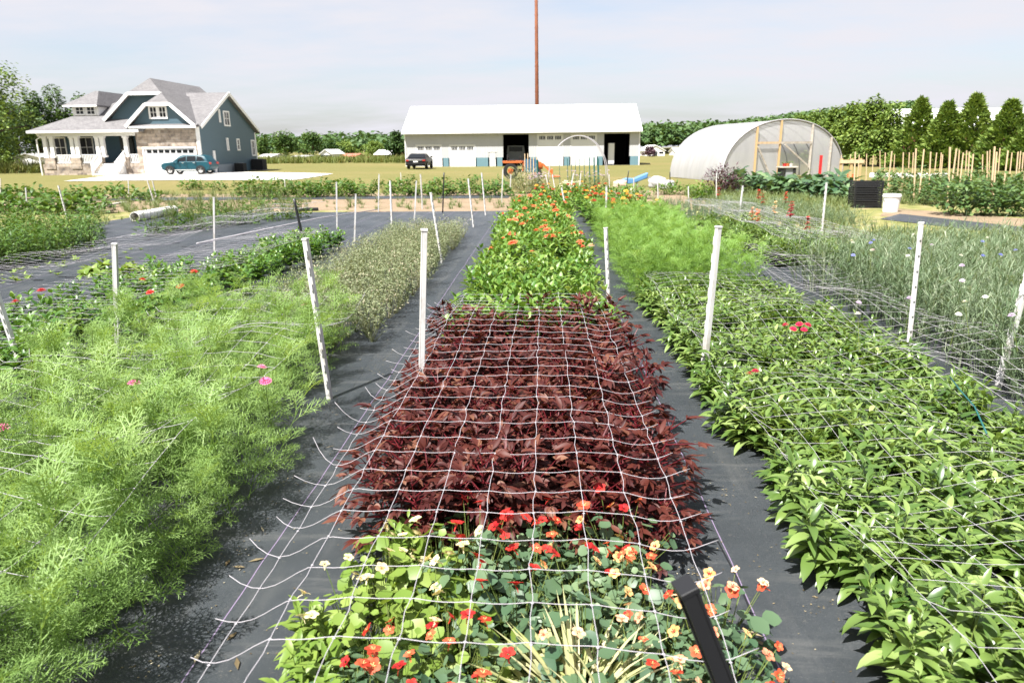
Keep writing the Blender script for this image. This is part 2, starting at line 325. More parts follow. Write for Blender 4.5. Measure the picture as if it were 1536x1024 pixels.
so.rotation_euler = sv.to_track_quat('Z', 'Y').to_euler()
w = bpy.data.worlds.new('World'); scene.world = w; w.use_nodes = True; nt = w.node_tree; k = NT(w); bg = nt.nodes['Background']
sky = k.n('ShaderNodeTexSky', sky_type='NISHITA', sun_disc=False, sun_elevation=SUN_EL, sun_rotation=az, air_density=1.0, dust_density=2.2, ozone_density=1.2)
tc = k.n('ShaderNodeTexCoord'); sx = k.n('ShaderNodeSeparateXYZ'); k.l(tc.outputs['Generated'], sx.inputs[0])
zz = k.math('ADD', k.math('MAXIMUM', sx.outputs[2], 0.0), .12)
cb = k.n('ShaderNodeCombineXYZ'); k.l(k.math('DIVIDE', sx.outputs[0], zz), cb.inputs[0]); k.l(k.math('DIVIDE', sx.outputs[1], zz), cb.inputs[1])
mp = k.n('ShaderNodeMapping', ins={'Scale': (.5, .8, 1), 'Rotation': (0, 0, .5), 'Location': (3.1, 1.4, 0)}); k.l(cb.outputs[0], mp.inputs[0])
cl = k.noise(1.1, 6, .58, mp.outputs[0])
f = k.ramp(cl, [(.36, (.42, .42, .42)), (.62, (1, 1, 1))])
c = k.mix(f, sky.outputs[0], (4.1, 4.08, 4.4)); k.l(c, bg.inputs[0]); bg.inputs[1].default_value = .08
scene.view_settings.view_transform = 'Standard'; scene.view_settings.look = 'None'; scene.view_settings.exposure = 1.38; scene.view_settings.gamma = 1
scene.cycles.use_denoising = True; scene.cycles.max_bounces = 8; scene.cycles.transparent_max_bounces = 12; scene.cycles.diffuse_bounces = 3
scene.cycles.sample_clamp_indirect = 6

# ---------------------------------------------------------------- ground
def sheet(name, outline_x, outline_y, dz, m, nx=8, ny=30):
    X, Y = np.meshgrid(np.linspace(*outline_x, nx), np.linspace(*outline_y, ny)); Z = T(X, Y) + dz
    i = (np.arange(ny - 1)[:, None] * nx + np.arange(nx - 1)[None]).ravel(); Q = np.stack([i, i + 1, i + nx + 1, i + nx], -1)
    return MB().quads(np.stack([X, Y, Z], -1).reshape(-1, 3), Q).build(name, m, smooth=True)
def quadsheet(name, P, dz, m, nx=8, ny=24):               # four corners on the ground
    P = np.array(P, float)[:, :2]; u = np.linspace(0, 1, nx)[None, :, None]; v = np.linspace(0, 1, ny)[:, None, None]
    XY = (P[0] * (1 - u) + P[1] * u) * (1 - v) + (P[3] * (1 - u) + P[2] * u) * v; Z = T(XY[..., 0], XY[..., 1]) + dz
    i = (np.arange(ny - 1)[:, None] * nx + np.arange(nx - 1)[None]).ravel(); Q = np.stack([i, i + 1, i + nx + 1, i + nx], -1)
    return MB().quads(np.dstack([XY, Z]).reshape(-1, 3), Q).build(name, m, smooth=True)
ax = np.unique(np.concatenate([np.linspace(-60, 60, 61), [-3000, -1500, -700, -300, -150, -90, 90, 150, 300, 700, 1500, 3000]]))
ay = np.unique(np.concatenate([np.linspace(-10, 90, 51), [-60, -30, 120, 170, 250, 400, 700, 1500, 3500]]))
X, Y = np.meshgrid(ax, ay); nx = len(ax); i = (np.arange(len(ay) - 1)[:, None] * nx + np.arange(nx - 1)[None]).ravel()
struct(MB().quads(np.stack([X, Y, T(X, Y)], -1).reshape(-1, 3), np.stack([i, i + 1, i + nx + 1, i + nx], -1)).build('ground', M['lawn'], smooth=True))
struct(sheet('garden_soil', (-24, 17), (-6, 29), .006, M['soil'], 12, 40))
struct(sheet('weedy_ground', (4.9, 15), (-6, 26), .012, M['weedy'], 8, 30))
struct(quadsheet('weedy_strip', [(-22, 6, 0), (-9.2, 6, 0), (-5.2, 19.5, 0), (-22, 19.5, 0)], .012, M['weedy']))
struct(sheet('fabric_path', (-10.5, 4.85), (-3, 18.9), .018, M['fabric'], 8, 40))
p1, p2, p3, p4 = G(1320, 330), G(1640, 368), G(1640, 354), G(1350, 322)
struct(quadsheet('fabric_strip', [p1, p2, p3, p4], .022, M['fabric'], 6, 16))
struct(sheet('fabric_border', (-16, -1.2), (24.6, 26.4), .018, M['fabric'], 8, 8))
d1, d2, d3, d4 = G(95, 272.5), G(440, 270.5), G(500, 261), G(208, 258)
struct(quadsheet('driveway', [d1, d2, d3, d4], .03, M['concrete'], 12, 12))
struct(quadsheet('soil_strip', [G(1320, 325), G(1640, 356), G(1640, 338), G(1330, 312)], .016, M['soil'], 6, 12))

# ---------------------------------------------------------------- generic window: frame (part) > pane (sub-part)
def window(parent, face, at, u0, u1, z0, z1, cols=1, rows=2, fr=.09, name='window', m=None):
    """face '-y' or '+x': the wall it sits in; at: that wall's coordinate; u: along the wall"""
    out = -1 if face == '-y' else 1
    def bx(mb, a, b, c, d, p, q):
        lo, hi = sorted((at + out * p, at + out * q))
        mb.box(a, b, lo, hi, c, d) if face == '-y' else mb.box(lo, hi, a, b, c, d)
    f = MB(); g = MB()
    bx(f, u0, u1, z1 - fr, z1, .0, .07); bx(f, u0, u1, z0, z0 + fr, .0, .08); bx(f, u0, u0 + fr, z0 + fr, z1 - fr, .0, .07); bx(f, u1 - fr, u1, z0 + fr, z1 - fr, .0, .07)
    t = .02
    for i in range(1, cols): u = u0 + fr + (u1 - u0 - 2 * fr) * i / cols; bx(f, u - t, u + t, z0 + fr, z1 - fr, .018, .055)
    for i in range(1, rows): z = z0 + fr + (z1 - z0 - 2 * fr) * i / rows; bx(f, u0 + fr, u1 - fr, z - t, z + t, .018, .05)
    bx(g, u0 + fr, u1 - fr, z0 + fr, z1 - fr, -.01, .016)
    o = f.build(name, m or M['trim'], parent); g.build('pane', M['glass'], o); return o

# ---------------------------------------------------------------- the barn
g = G(612, 251); Yb = float(G(785, 249.3)[1])
def xz(px, py, Y): p = onY(px, py, Y); return float(p[0]), float(p[2])
zb = float(T(0, Yb)) - .02
bx0 = xz(609, 250, Yb)[0]; bx1 = xz(958.5, 248, Yb)[0]; ze = xz(785, 195, Yb)[1]
barn = empty('barn', (0, 0, 0), 'long white metal barn with white roof, pale blue base panels and two open bays', 'barn')
DEP = 13.0; h_r = xz(785, 159.5, Yb + DEP / 2)[1]
ops = []                                                   # openings: x0, x1, top
def bpx(a, b, top): return xz(a, 240, Yb)[0], xz(b, 240, Yb)[0], xz((a + b) / 2, top, Yb)[1]
low1, low2, man = bpx(623.8, 663.4, 217), bpx(674.3, 713.4, 217), bpx(733.7, 744, 228)
open1, tall1, tall2, open2 = bpx(755, 793.3, 201.8), bpx(805.6, 844.7, 201.2), bpx(855.6, 895, 200.9), bpx(905.4, 943.7, 200.5)
holes = [low1, low2, man, open1, tall1, tall2, open2]
zw = zb + 1.05
wall = MB(); wains = MB(); xs = [bx0] + [v for h in holes for v in h[:2]] + [bx1]
for i in range(0, len(xs), 2):
    wall.box(xs[i], xs[i + 1], Yb, Yb + .15, zw, ze)
    if i == 0: wall.box(xs[i], xs[i + 1], Yb, Yb + .15, zb, zw)
    elif xs[i + 1] - xs[i] > .1: MB().box(xs[i] + .12, xs[i + 1] - .12, Yb - .01, Yb + .15, zb, zw - .002).build('base_panel', M['barn_blue'], barn)
for h in holes: wall.box(h[0], h[1], Yb, Yb + .15, h[2], ze)
wall.box(bx0, bx0 + .15, Yb + .15, Yb + DEP, zb, ze); wall.box(bx1 - .15, bx1, Yb + .15, Yb + DEP, zb, ze); wall.box(bx0 + .15, bx1 - .15, Yb + DEP - .15, Yb + DEP, zb, ze)
for xa in (bx0, bx1 - .15): wall.prism([(Yb, ze), (Yb + DEP, ze), (Yb + DEP / 2, h_r - .1)], 'x', xa, xa + .15)
wall.build('wall', M['barn_wall'], barn)
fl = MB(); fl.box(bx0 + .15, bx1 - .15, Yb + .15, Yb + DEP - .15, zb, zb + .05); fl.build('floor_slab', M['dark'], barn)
for a, b in ((open1[0] - .6, open1[1] + .6), (open2[0] - .6, open2[1] + .6)):
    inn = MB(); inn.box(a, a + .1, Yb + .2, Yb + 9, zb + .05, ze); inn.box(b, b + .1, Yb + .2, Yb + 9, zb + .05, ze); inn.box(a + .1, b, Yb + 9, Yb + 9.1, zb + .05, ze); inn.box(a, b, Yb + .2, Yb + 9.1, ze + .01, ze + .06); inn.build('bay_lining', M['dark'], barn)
e0, e1 = xz(603, 195, Yb)[0], xz(963, 192, Yb)[0]; oh = .62; sl_ = (h_r - ze) / (DEP / 2); zt = ze - oh * sl_ + .12
rf = MB(); rf.slab([(e0, Yb - oh, zt), (e1, Yb - oh, zt), (e1, Yb + DEP / 2, h_r + .12), (e0, Yb + DEP / 2, h_r + .12)], .14)
rf.slab([(e0, Yb + DEP + oh, zt), (e0, Yb + DEP / 2, h_r + .12), (e1, Yb + DEP / 2, h_r + .12), (e1, Yb + DEP + oh, zt)], .14)
rf.build('roof', M['barn_roof'], barn)
gt = MB(); gt.box(e0, e1, Yb - oh - .12, Yb - oh, zt - .18, zt - .02)
for x in (bx0 - .02, bx1 - .1): gt.box(x, x + .12, Yb - .06, Yb - .002, zb, ze - .3)
gt.build('gutter', M['trim'], barn)
def sect_door(h, nm='sectional_door'):
    d = MB(); d.box(h[0] + .06, h[1] - .06, Yb + .03, Yb + .1, zb, h[2] - .05)
    d.box(h[0], h[0] + .06, Yb - .02, Yb + .1, zb, h[2]); d.box(h[1] - .06, h[1], Yb - .02, Yb + .1, zb, h[2]); d.box(h[0] + .06, h[1] - .06, Yb - .02, Yb + .1, h[2] - .05, h[2])
    o = d.build(nm, M['door_white'], barn)
    wd = h[1] - h[0] - .3; gw = wd / 3; zc = h[2] - .42
    for a in range(3):
        q = MB()
        for b in range(4): xx = h[0] + .15 + gw * a + .1 + (gw - .2) / 4 * b; q.box(xx + .03, xx + (gw - .2) / 4 - .03, Yb + .015, Yb + .035, zc - .2, zc + .2)
        q.build('door_pane', M['glass'], o)
for h in (low1, low2): sect_door(h)
for h in (tall1, tall2): sect_door((h[0], h[1], h[2]))
md = MB(); md.box(man[0] + .05, man[1] - .05, Yb + .02, Yb + .08, zb, man[2] - .04); md.box(man[0] - .12, man[1] + .12, Yb - .03, Yb - .003, man[2], man[2] + .1)
o = md.build('door', M['door_white'], barn); MB().box(man[1] - .2, man[1] - .12, Yb - .03, Yb + .02, zb + .95, zb + 1.05).build('handle', M['grey_metal'], o)
# a grey enclosed trailer parked inside the first bay, a white fridge-like cabinet in the last
tx = (open1[0] + open1[1]) / 2
bt = empty('parked_trailer', (tx - .15, Yb + 3.2, zb + .05), 'grey vehicle parked in the shade of the barn bay behind the orange tractor', 'trailer')
b_ = MB(); b_.prism([(-1.05, .55), (1.05, .55), (1.1, 1.7), (1.0, 2.35), (-1.0, 2.35), (-1.1, 1.7)], 'y', 0, 3.6); b_.build('body', mat('grey_body', (.2, .21, .21), .4, .5), bt)
MB().box(-.8, .8, -.03, 0, 1.65, 2.2).build('rear_window', M['glass'], bt); MB().box(-1.05, 1.05, -.14, -.01, .5, .72).build('bumper', M['grey_metal'], bt)
for sx_ in (-.85, .62): MB().tube([(sx_, .7, .33), (sx_ + .23, .7, .33)], .33, 14).build('wheel', M['rubber'], bt)
cx_ = open2[0] + (open2[1] - open2[0]) * .32
fb = empty('storage_cabinet', (cx_, Yb + .9, zb + .05), 'tall white cabinet standing inside the open right bay of the barn', 'cabinet')
MB().box(-.36, .36, 0, .8, .1, 2.5).box(-.4, .4, .05, .75, 0, .1).build('body', M['white'], fb); MB().box(-.34, .34, -.05, -.002, .14, 2.46).box(.3, .34, -.1, -.05, 1.0, 1.5).build('door', M['white'], fb)
# rusty mast behind the barn
pb = onY(806, 158, Yb + 16); pt = onY(804, 0, Yb + 16)
ms = empty('steel_mast', (pb[0], pb[1], float(T(pb[0], pb[1]))), 'tall rust brown steel mast rising behind the white barn roof', 'mast')
hgt = pt[2] + 6 - ms.location.z; lean = (pt[0] - pb[0]) / (pt[2] - pb[2]) * hgt * .5
MB().tube([(0, 0, 0), (lean * .5, 0, hgt * .5), (lean, 0, hgt)], [.30, .24, .19], 14).build('shaft', M['pole'], ms, True); MB().tube([(0, 0, 0), (0, 0, .12)], .55, 14).build('base_plate', M['concrete'], ms)
b_ = MB()
for q in range(10): z = hgt * (.35 + .06 * q); b_.bar((lean * z / hgt - .3, -.0, z), (lean * z / hgt + .3, 0, z), .04, .04)
b_.build('climbing_rung', M['pole'], ms)

# ---------------------------------------------------------------- the house
Yh = float(G(252, 261.5)[1]); zg = float(T(-32, Yh)) - .05
hs = empty('house', (0, 0, 0), 'blue farmhouse with grey shingle roof, stone front, white porch and garage', 'house')
hx = lambda px, Y=None: xz(px, 225, Y or Yh)[0]
hz = lambda px, py, Y=None: xz(px, py, Y or Yh)[1]
Xr = hx(300.5); D2 = float(onX(385, 225, Xr)[1]) - Yh; Ym = Yh + D2 / 2
ze_h = hz(300, 188.5); zr_h = float(onX(338.5, 139, Xr)[2]); slope = (zr_h - ze_h) / (D2 / 2)
XL = hx(60); xg = hx(206)                                  # left end of the porch, left side of the garage
blue = MB()
blue.prism([(Yh + .02, zg), (Yh + D2, zg), (Yh + D2, ze_h - .2), (Ym, zr_h - .2), (Yh + .02, ze_h - .2)], 'x', Xr - .2, Xr)
blue.box(XL + .3, XL + .5, Yh + 2.4, Yh + D2, zg, ze_h - .25); blue.box(XL + .5, Xr - .2, Yh + D2 - .2, Yh + D2, zg, ze_h - .2)
# gable walls
c1, hw1 = 232, 65; Yg = Yh + 1.3
gb = [(hx(c1 - hw1, Yg) + .25, hz(c1, 180, Yg)), (hx(c1 + hw1, Yg) - .25, hz(c1, 180, Yg)), (hx(c1 + 25, Yg), hz(c1, 140.5, Yg)), (hx(c1 - 25, Yg), hz(c1, 140.5, Yg))]
blue.prism(gb, 'y', Yg, Yg + .2)
c2, hw2 = 249, 51
gg = [(hx(c2 - hw2) + .3, hz(c2, 189)), (hx(c2 + hw2) - .25, hz(c2, 189)), (hx(c2 + 19), hz(c2, 157)), (hx(c2 - 19), hz(c2, 157))]
blue.prism(gg, 'y', Yh - .02, Yh + .18)
blue.build('wall', M['blue_siding'], hs)
st = MB(); xd0, xd1, zd = hx(213.6), hx(294.5), hz(255, 220.5)
st.box(xg, xd0, Yh, Yh + .3, zg, ze_h); st.box(xd1, Xr - .22, Yh, Yh + .3, zg, ze_h); st.box(xd0, xd1, Yh, Yh + .3, zd, ze_h); st.box(xg, xg + .3, Yh + .3, Yh + 2.4, zg, ze_h)
zs = hz(120, 246); zs2 = hz(120, 236.5)                    # porch skirt and pedestal tops
sX0, sX1 = hx(152), hx(185)
st.box(XL, sX0, Yh, Yh + .3, zg, zs); st.box(sX1, xg, Yh, Yh + .3, zg, zs); st.box(XL, XL + .3, Yh + .3, Yh + 2.4, zg, zs)
for a, b in ((65, 80), (104, 119), (142, 151.5), (185.5, 191)): st.box(hx(a), hx(b), Yh - .06, Yh + .36, zs - .4, zs2)
st.build('stone_facing', M['stone'], hs)
fl = MB(); fl.box(XL + .3, xg - .002, Yh + .3, Yh + 2.4, zs - .15, zs + .02); fl.build('porch_floor', M['grey_wood'], hs)
pw = MB(); pw.box(XL + .5, xg, Yh + 2.4, Yh + 2.55, zs, ze_h - .1); pw.build('porch_wall', mat('porch_siding', (.055, .1, .135), .6, .3), hs)
for a, b in ((80, 101), (118, 142), (190, 203)):
    window(hs, '-y', Yh + 2.4, xz(a + 2, 220, Yh + 2.4)[0], xz(b - 1, 220, Yh + 2.4)[0], zs + .5, ze_h - .75, 2, 2)
dd = MB(); dd.box(hx(157), hx(179), Yh + 2.33, Yh + 2.4, zs + .02, zs + 2.25); o = dd.build('front_door', M['darkdoor'], hs); MB().box(hx(159), hx(160.5), Yh + 2.27, Yh + 2.33, zs + 1, zs + 1.12).build('handle', M['chrome'], o)
zbm = hz(120, 204.5); zbt = hz(120, 197)
bm = MB(); bm.box(XL - .05, xg - .005, Yh - .02, Yh + .32, zbm, zbt); bm.box(XL - .05, XL + .28, Yh + .32, Yh + 2.4, zbm, zbt); bm.build('porch_beam', M['trim'], hs)
for px in (65.5, 75.5, 106, 113.5, 144, 151.5, 186.5):
    a, b = hx(px), hx(px + 5.2); q = MB(); q.box(a, b, Yh, Yh + .28, zs2, zbm); q.box(a - .05, b + .05, Yh - .05, Yh + .33, zs2 + .002, zs2 + .18); q.box(a - .05, b + .05, Yh - .05, Yh + .33, zbm - .16, zbm - .002); q.build('porch_column', M['trim'], hs)
for a, b in ((81, 104), (119.5, 143), (191, 206)):
    q = MB(); za, zb2 = zs + .05, hz(120, 232); q.box(hx(a), hx(b), Yh + .1, Yh + .18, zb2 - .07, zb2); q.box(hx(a), hx(b), Yh + .1, Yh + .18, za, za + .07)
    n = max(4, int((hx(b) - hx(a)) / .13))
    for i in range(n): x = hx(a) + (hx(b) - hx(a)) * (i + .5) / n; q.box(x - .03, x + .03, Yh + .12, Yh + .16, za + .07, zb2 - .07)
    q.build('porch_railing', M['trim'], hs)
sp = MB(); n = 5; hgt_s = (zs - zg) / n
for i in range(n): sp.box(sX0, sX1, Yh - 1.5 + .3 * i, Yh + .3, zg + hgt_s * i, zg + hgt_s * (i + 1) - .002)
sp.build('porch_steps', M['trim'], hs)
for x in (sX0 - .06, sX1 + .06):
    q = MB(); q.bar((x, Yh - 1.45, zg + 1.1), (x, Yh, zs + 1.0), .08, .1); q.bar((x, Yh - 1.45, zg + .35), (x, Yh, zs + .25), .06, .08); q.box(x - .07, x + .07, Yh - 1.55, Yh - 1.4, zg, zg + 1.15)
    for i in range(9): t = (i + .5) / 9; q.box(x - .025, x + .025, Yh - 1.45 + 1.45 * t - .03, Yh - 1.45 + 1.45 * t + .03, zg + .35 + t * (zs - zg - .1), zg + 1.08 + t * (zs - zg - .1))
    q.build('stair_railing', M['trim'], hs)
# garage door
q = MB(); q.box(xd0 + .1, xd1 - .1, Yh + .08, Yh + .2, zg, zd - .1); o = q.build('garage_door', M['door_white'], hs)
q = MB(); q.box(xd0, xd0 + .1, Yh - .03, Yh + .2, zg, zd); q.box(xd1 - .1, xd1, Yh - .03, Yh + .2, zg, zd); q.box(xd0 + .1, xd1 - .1, Yh - .03, Yh + .2, zd - .1, zd); q.build('door_frame', M['trim'], o)
wg = (xd1 - xd0 - .5) / 4
for a in range(4):
    q = MB()
    for b in range(2): x = xd0 + .25 + wg * a + (wg / 2) * b; q.box(x + .08, x + wg / 2 - .05, Yh + .055, Yh + .085, hz(255, 229.5), hz(255, 224.8))
    q.build('door_pane', M['glass'], o)
# roofs
rt = .16; ro = MB()
eL, eR, eY = hx(51), Xr + .35, Yh - .45
zE = ze_h - .45 * slope * .5; RL = XL + 6.3
zlo = hz(120, 195.5, eY)
ro.slab([(eL, eY, zlo), (xg + 1.0, eY, zlo), (xg + 1.0, Ym, zr_h), (RL, Ym, zr_h)], rt)
ro.slab([(eL, eY, zlo), (RL, Ym, zr_h), (eL, Yh + D2 + .4, zlo)], rt)
ro.slab([(xg + 1.0, Yh - .02, ze_h + .06), (eR, Yh - .02, ze_h + .06), (eR, Ym, zr_h), (xg + 1.0, Ym, zr_h)], rt)
ro.slab([(eL, Yh + D2 + .4, zlo), (RL, Ym, zr_h), (eR, Ym, zr_h), (eR, Yh + D2 + .4, ze_h - .25)], rt)
def clipped(c, hw, pyb, pyf, pya, Y, Yback, flat_hw, over=.45):
    xa, xb, xc = hx(c - hw, Y), hx(c + hw, Y), hx(c, Y); zb_, zf, za = hz(c, pyb, Y), hz(c, pyf, Y), hz(c, pya, Y)
    fl_, fr_ = hx(c - flat_hw, Y), hx(c + flat_hw, Y); hd = (za - zf) * 1.0; y0 = Y - over
    ro.slab([(xa, y0, zb_), (fl_, y0, zf), (xc, y0 + hd, za), (xc, Yback, za), (xa, Yback, zb_)], rt)
    ro.slab([(xb, y0, zb_), (xb, Yback, zb_), (xc, Yback, za), (xc, y0 + hd, za), (fr_, y0, zf)], rt)
    ro.slab([(fl_, y0, zf), (fr_, y0, zf), (xc, y0 + hd, za)], rt)
    f = MB(); up = (0, 1, 0)
    for a, b in (((xa, zb_), (fl_, zf)), ((fl_, zf), (fr_, zf)), ((fr_, zf), (xb, zb_))): f.bar((a[0], y0 - .03, a[1] - .09), (b[0], y0 - .03, b[1] - .09), .26, .055, up=up)
    return f.build('rake_board', M['trim'], hs)
clipped(c1, hw1, 178.5, 139, 115.5, Yg, Ym + 5.0, 24.2)
clipped(c2, hw2, 188, 155, 138, Yh, Yh + 5.5, 17.7)
# pent strip over the garage
za, zb_ = hz(250, 186), hz(250, 189.5)
ro.slab([(xg - .15, Yh - .5, zb_), (Xr + .1, Yh - .5, zb_), (Xr + .1, Yh - .01, za), (xg - .15, Yh - .01, za)], .08)
# dormer
Yd = Yh + 2.0; du0, du1 = hx(118.5, Yd), hx(157, Yd); dz0, dz1 = hz(138, 177, Yd), hz(138, 158, Yd); zk = hz(138, 136.5, Yd + 1.2)
ro.slab([(hx(109.5, Yd), Yd - .4, dz1), (hx(160, Yd), Yd - .4, dz1), (hx(147, Yd), Yd + 1.4, zk), (hx(141, Yd), Yd + 1.4, zk)], .12)
ro.slab([(hx(109.5, Yd), Yd - .4, dz1), (hx(141, Yd), Yd + 1.4, zk), (hx(141, Yd), Yd + 5, zk), (hx(109.5, Yd), Yd + 5, dz1)], .12)
ro.slab([(hx(160, Yd), Yd - .4, dz1), (hx(160, Yd), Yd + 5, dz1), (hx(147, Yd), Yd + 5, zk), (hx(147, Yd), Yd + 1.4, zk)], .12)
roof = ro.build('roof', M['shingle'], hs)
q = MB(); q.box(hx(109.5, Yd), hx(160, Yd), Yd - .46, Yd - .4, dz1 - .14, dz1 - .01); q.box(xg - .15, Xr + .1, Yh - .56, Yh - .5, zb_ - .16, zb_ - .005)
q.box(eL - .02, xg + .6, eY - .1, eY - .002, zlo - .2, zlo - .01)
for s in (1, -1): q.bar((Xr + .38, Ym - s * (D2 / 2 + .1), ze_h - .12), (Xr + .38, Ym, zr_h - .1), .06, .26)
q.box(Xr - .2, Xr + .03, Yh - .04, Yh + .02, zg, ze_h - .1); q.box(Xr + .002, Xr + .03, Yh + .02, Yh + .2, zg, ze_h - .1); q.box(Xr + .002, Xr + .03, Yh + D2 - .2, Yh + D2 + .02, zg, ze_h - .3)
q.tube([(XL + .1, eY, zlo - .1), (XL + .25, Yh - .05, zlo - .5), (XL - .1, Yh - .08, zlo - .7), (XL - .1, Yh - .08, zg)], .06)
q.build('fascia', M['trim'], hs)
q = MB(); q.box(du0, du1, Yd, Yd + 2, dz0 - .5, dz1 - .13); dm = q.build('dormer', M['trim'], hs)
window(hs, '-y', Yd, hx(122.5, Yd), hx(136.5, Yd), hz(130, 173, Yd), hz(130, 159.5, Yd), 2, 2, .1)
window(hs, '-y', Yd, hx(139, Yd), hx(153, Yd), hz(146, 173, Yd), hz(146, 159.5, Yd), 2, 2, .1)
window(hs, '-y', Yh - .02, hx(231.5), hx(245), hz(245, 178.5), hz(245, 158.5), 2, 2, .13)
window(hs, '-y', Yh - .02, hx(245.1), hx(258.5), hz(245, 178.5), hz(245, 158.5), 2, 2, .13)
def wx(a, b, t, bt_, cols, rows):
    A = onX(a, t, Xr); B = onX(b, bt_, Xr); window(hs, '+x', Xr, float(A[1]), float(B[1]), float(B[2]), float(A[2]), cols, rows, .12)
wx(326.5, 331, 164, 184, 1, 2); wx(333.6, 345, 166, 190, 2, 2); wx(338.6, 343.5, 207, 226, 1, 2); wx(354, 360, 208, 226, 1, 2); wx(375.6, 383.2, 210, 234, 2, 2)
A = onX(318.6, 226, Xr); B = onX(324.5, 250, Xr); q = MB(); q.box(Xr + .002, Xr + .06, float(A[1]), float(B[1]), zg, float(A[2])); q.build('side_door', M['trim'], hs)
B1 = onX(326, 240, Xr)[1]; B2 = onX(366, 240, Xr)[1]; q = MB(); q.box(Xr + .002, Xr + .05, float(B1), float(B2), zg, zg + .75); q.build('foundation', mat('foundation_grey', (.22, .25, .27), .8, .2), hs)
for px, wdt in ((349, .8), (378, 1.1)):
    y = float(onX(px, 245, Xr)[1]); ac = empty('air_conditioner', (Xr + .7, y, zg), 'dark air conditioner by the blue side wall, ' + ('small unit near the middle' if wdt < 1 else 'big unit at the back corner'), 'air conditioner')
    q = MB(); q.box(-wdt / 2, wdt / 2, -wdt / 2, wdt / 2, .06, wdt); q.build('casing', M['rubber'], ac); q = MB(); q.tube([(0, 0, wdt), (0, 0, wdt + .03)], wdt * .42, 16); q.build('fan_grille', M['grey_metal'], ac)
    q = MB(); q.box(-wdt / 2 - .1, wdt / 2 + .1, -wdt / 2 - .1, wdt / 2 + .1, 0, .06); q.build('pad', M['concrete'], ac)
# ---------------------------------------------------------------- vehicles
import bmesh
def bev(o, w, seg=2, ang=30):
    b = o.modifiers.new('bevel', 'BEVEL'); b.width = w; b.segments = seg; b.limit_method = 'ANGLE'; b.angle_limit = R(ang); return o
def loft(name, prof, widths, m, parent, bw=.05):          # side outline (x,z) with a half width per point
    n = len(prof); V = [(x, -w_, z) for (x, z), w_ in zip(prof, widths)] + [(x, w_, z) for (x, z), w_ in zip(prof, widths)]
    P = [list(range(n)), list(range(2 * n - 1, n - 1, -1))] + [(i, n + i, n + (i + 1) % n, (i + 1) % n) for i in range(n)]
    A = sum(prof[i][0] * prof[(i + 1) % n][1] - prof[(i + 1) % n][0] * prof[i][1] for i in range(n))
    if A < 0: P = [list(p)[::-1] for p in P]
    return bev(MB().poly(V, P).build(name, m, parent, True), bw, 3)
def wheel(parent, x, y, r, w_, rim=None, rr=.66):
    s = 1 if y > 0 else -1
    t = MB(); k_ = 24; a = np.arange(k_) / k_ * 2 * math.pi
    prof = [(r * .6, 0), (r * .93, 0), (r, .04), (r, w_ - .04), (r * .93, w_), (r * .6, w_)]
    for i in range(len(prof) - 1):
        (r0, y0), (r1, y1) = prof[i], prof[i + 1]
        V = np.concatenate([np.stack([x + q * np.cos(a), 0 * a + y - s * w_ + s * yy, r + q * np.sin(a)], -1) for q, yy in ((r0, y0), (r1, y1))])
        j = np.arange(k_); t.quads(V, np.stack([j, (j + 1) % k_, k_ + (j + 1) % k_, k_ + j], -1))
    o = t.build('wheel', M['rubber'], parent, True)
    q = MB(); q.tube([(x, y - s * w_ * .8, r), (x, y - s * .03, r)], r * rr, 20)
    for i in range(5): an = i * 2 * math.pi / 5; q.bar((x, y - s * .02, r), (x + r * rr * .9 * math.cos(an), y - s * .02, r + r * rr * .9 * math.sin(an)), .03, .09, up=(0, 1, 0))
    q.build('rim', rim or M['chrome'], o)
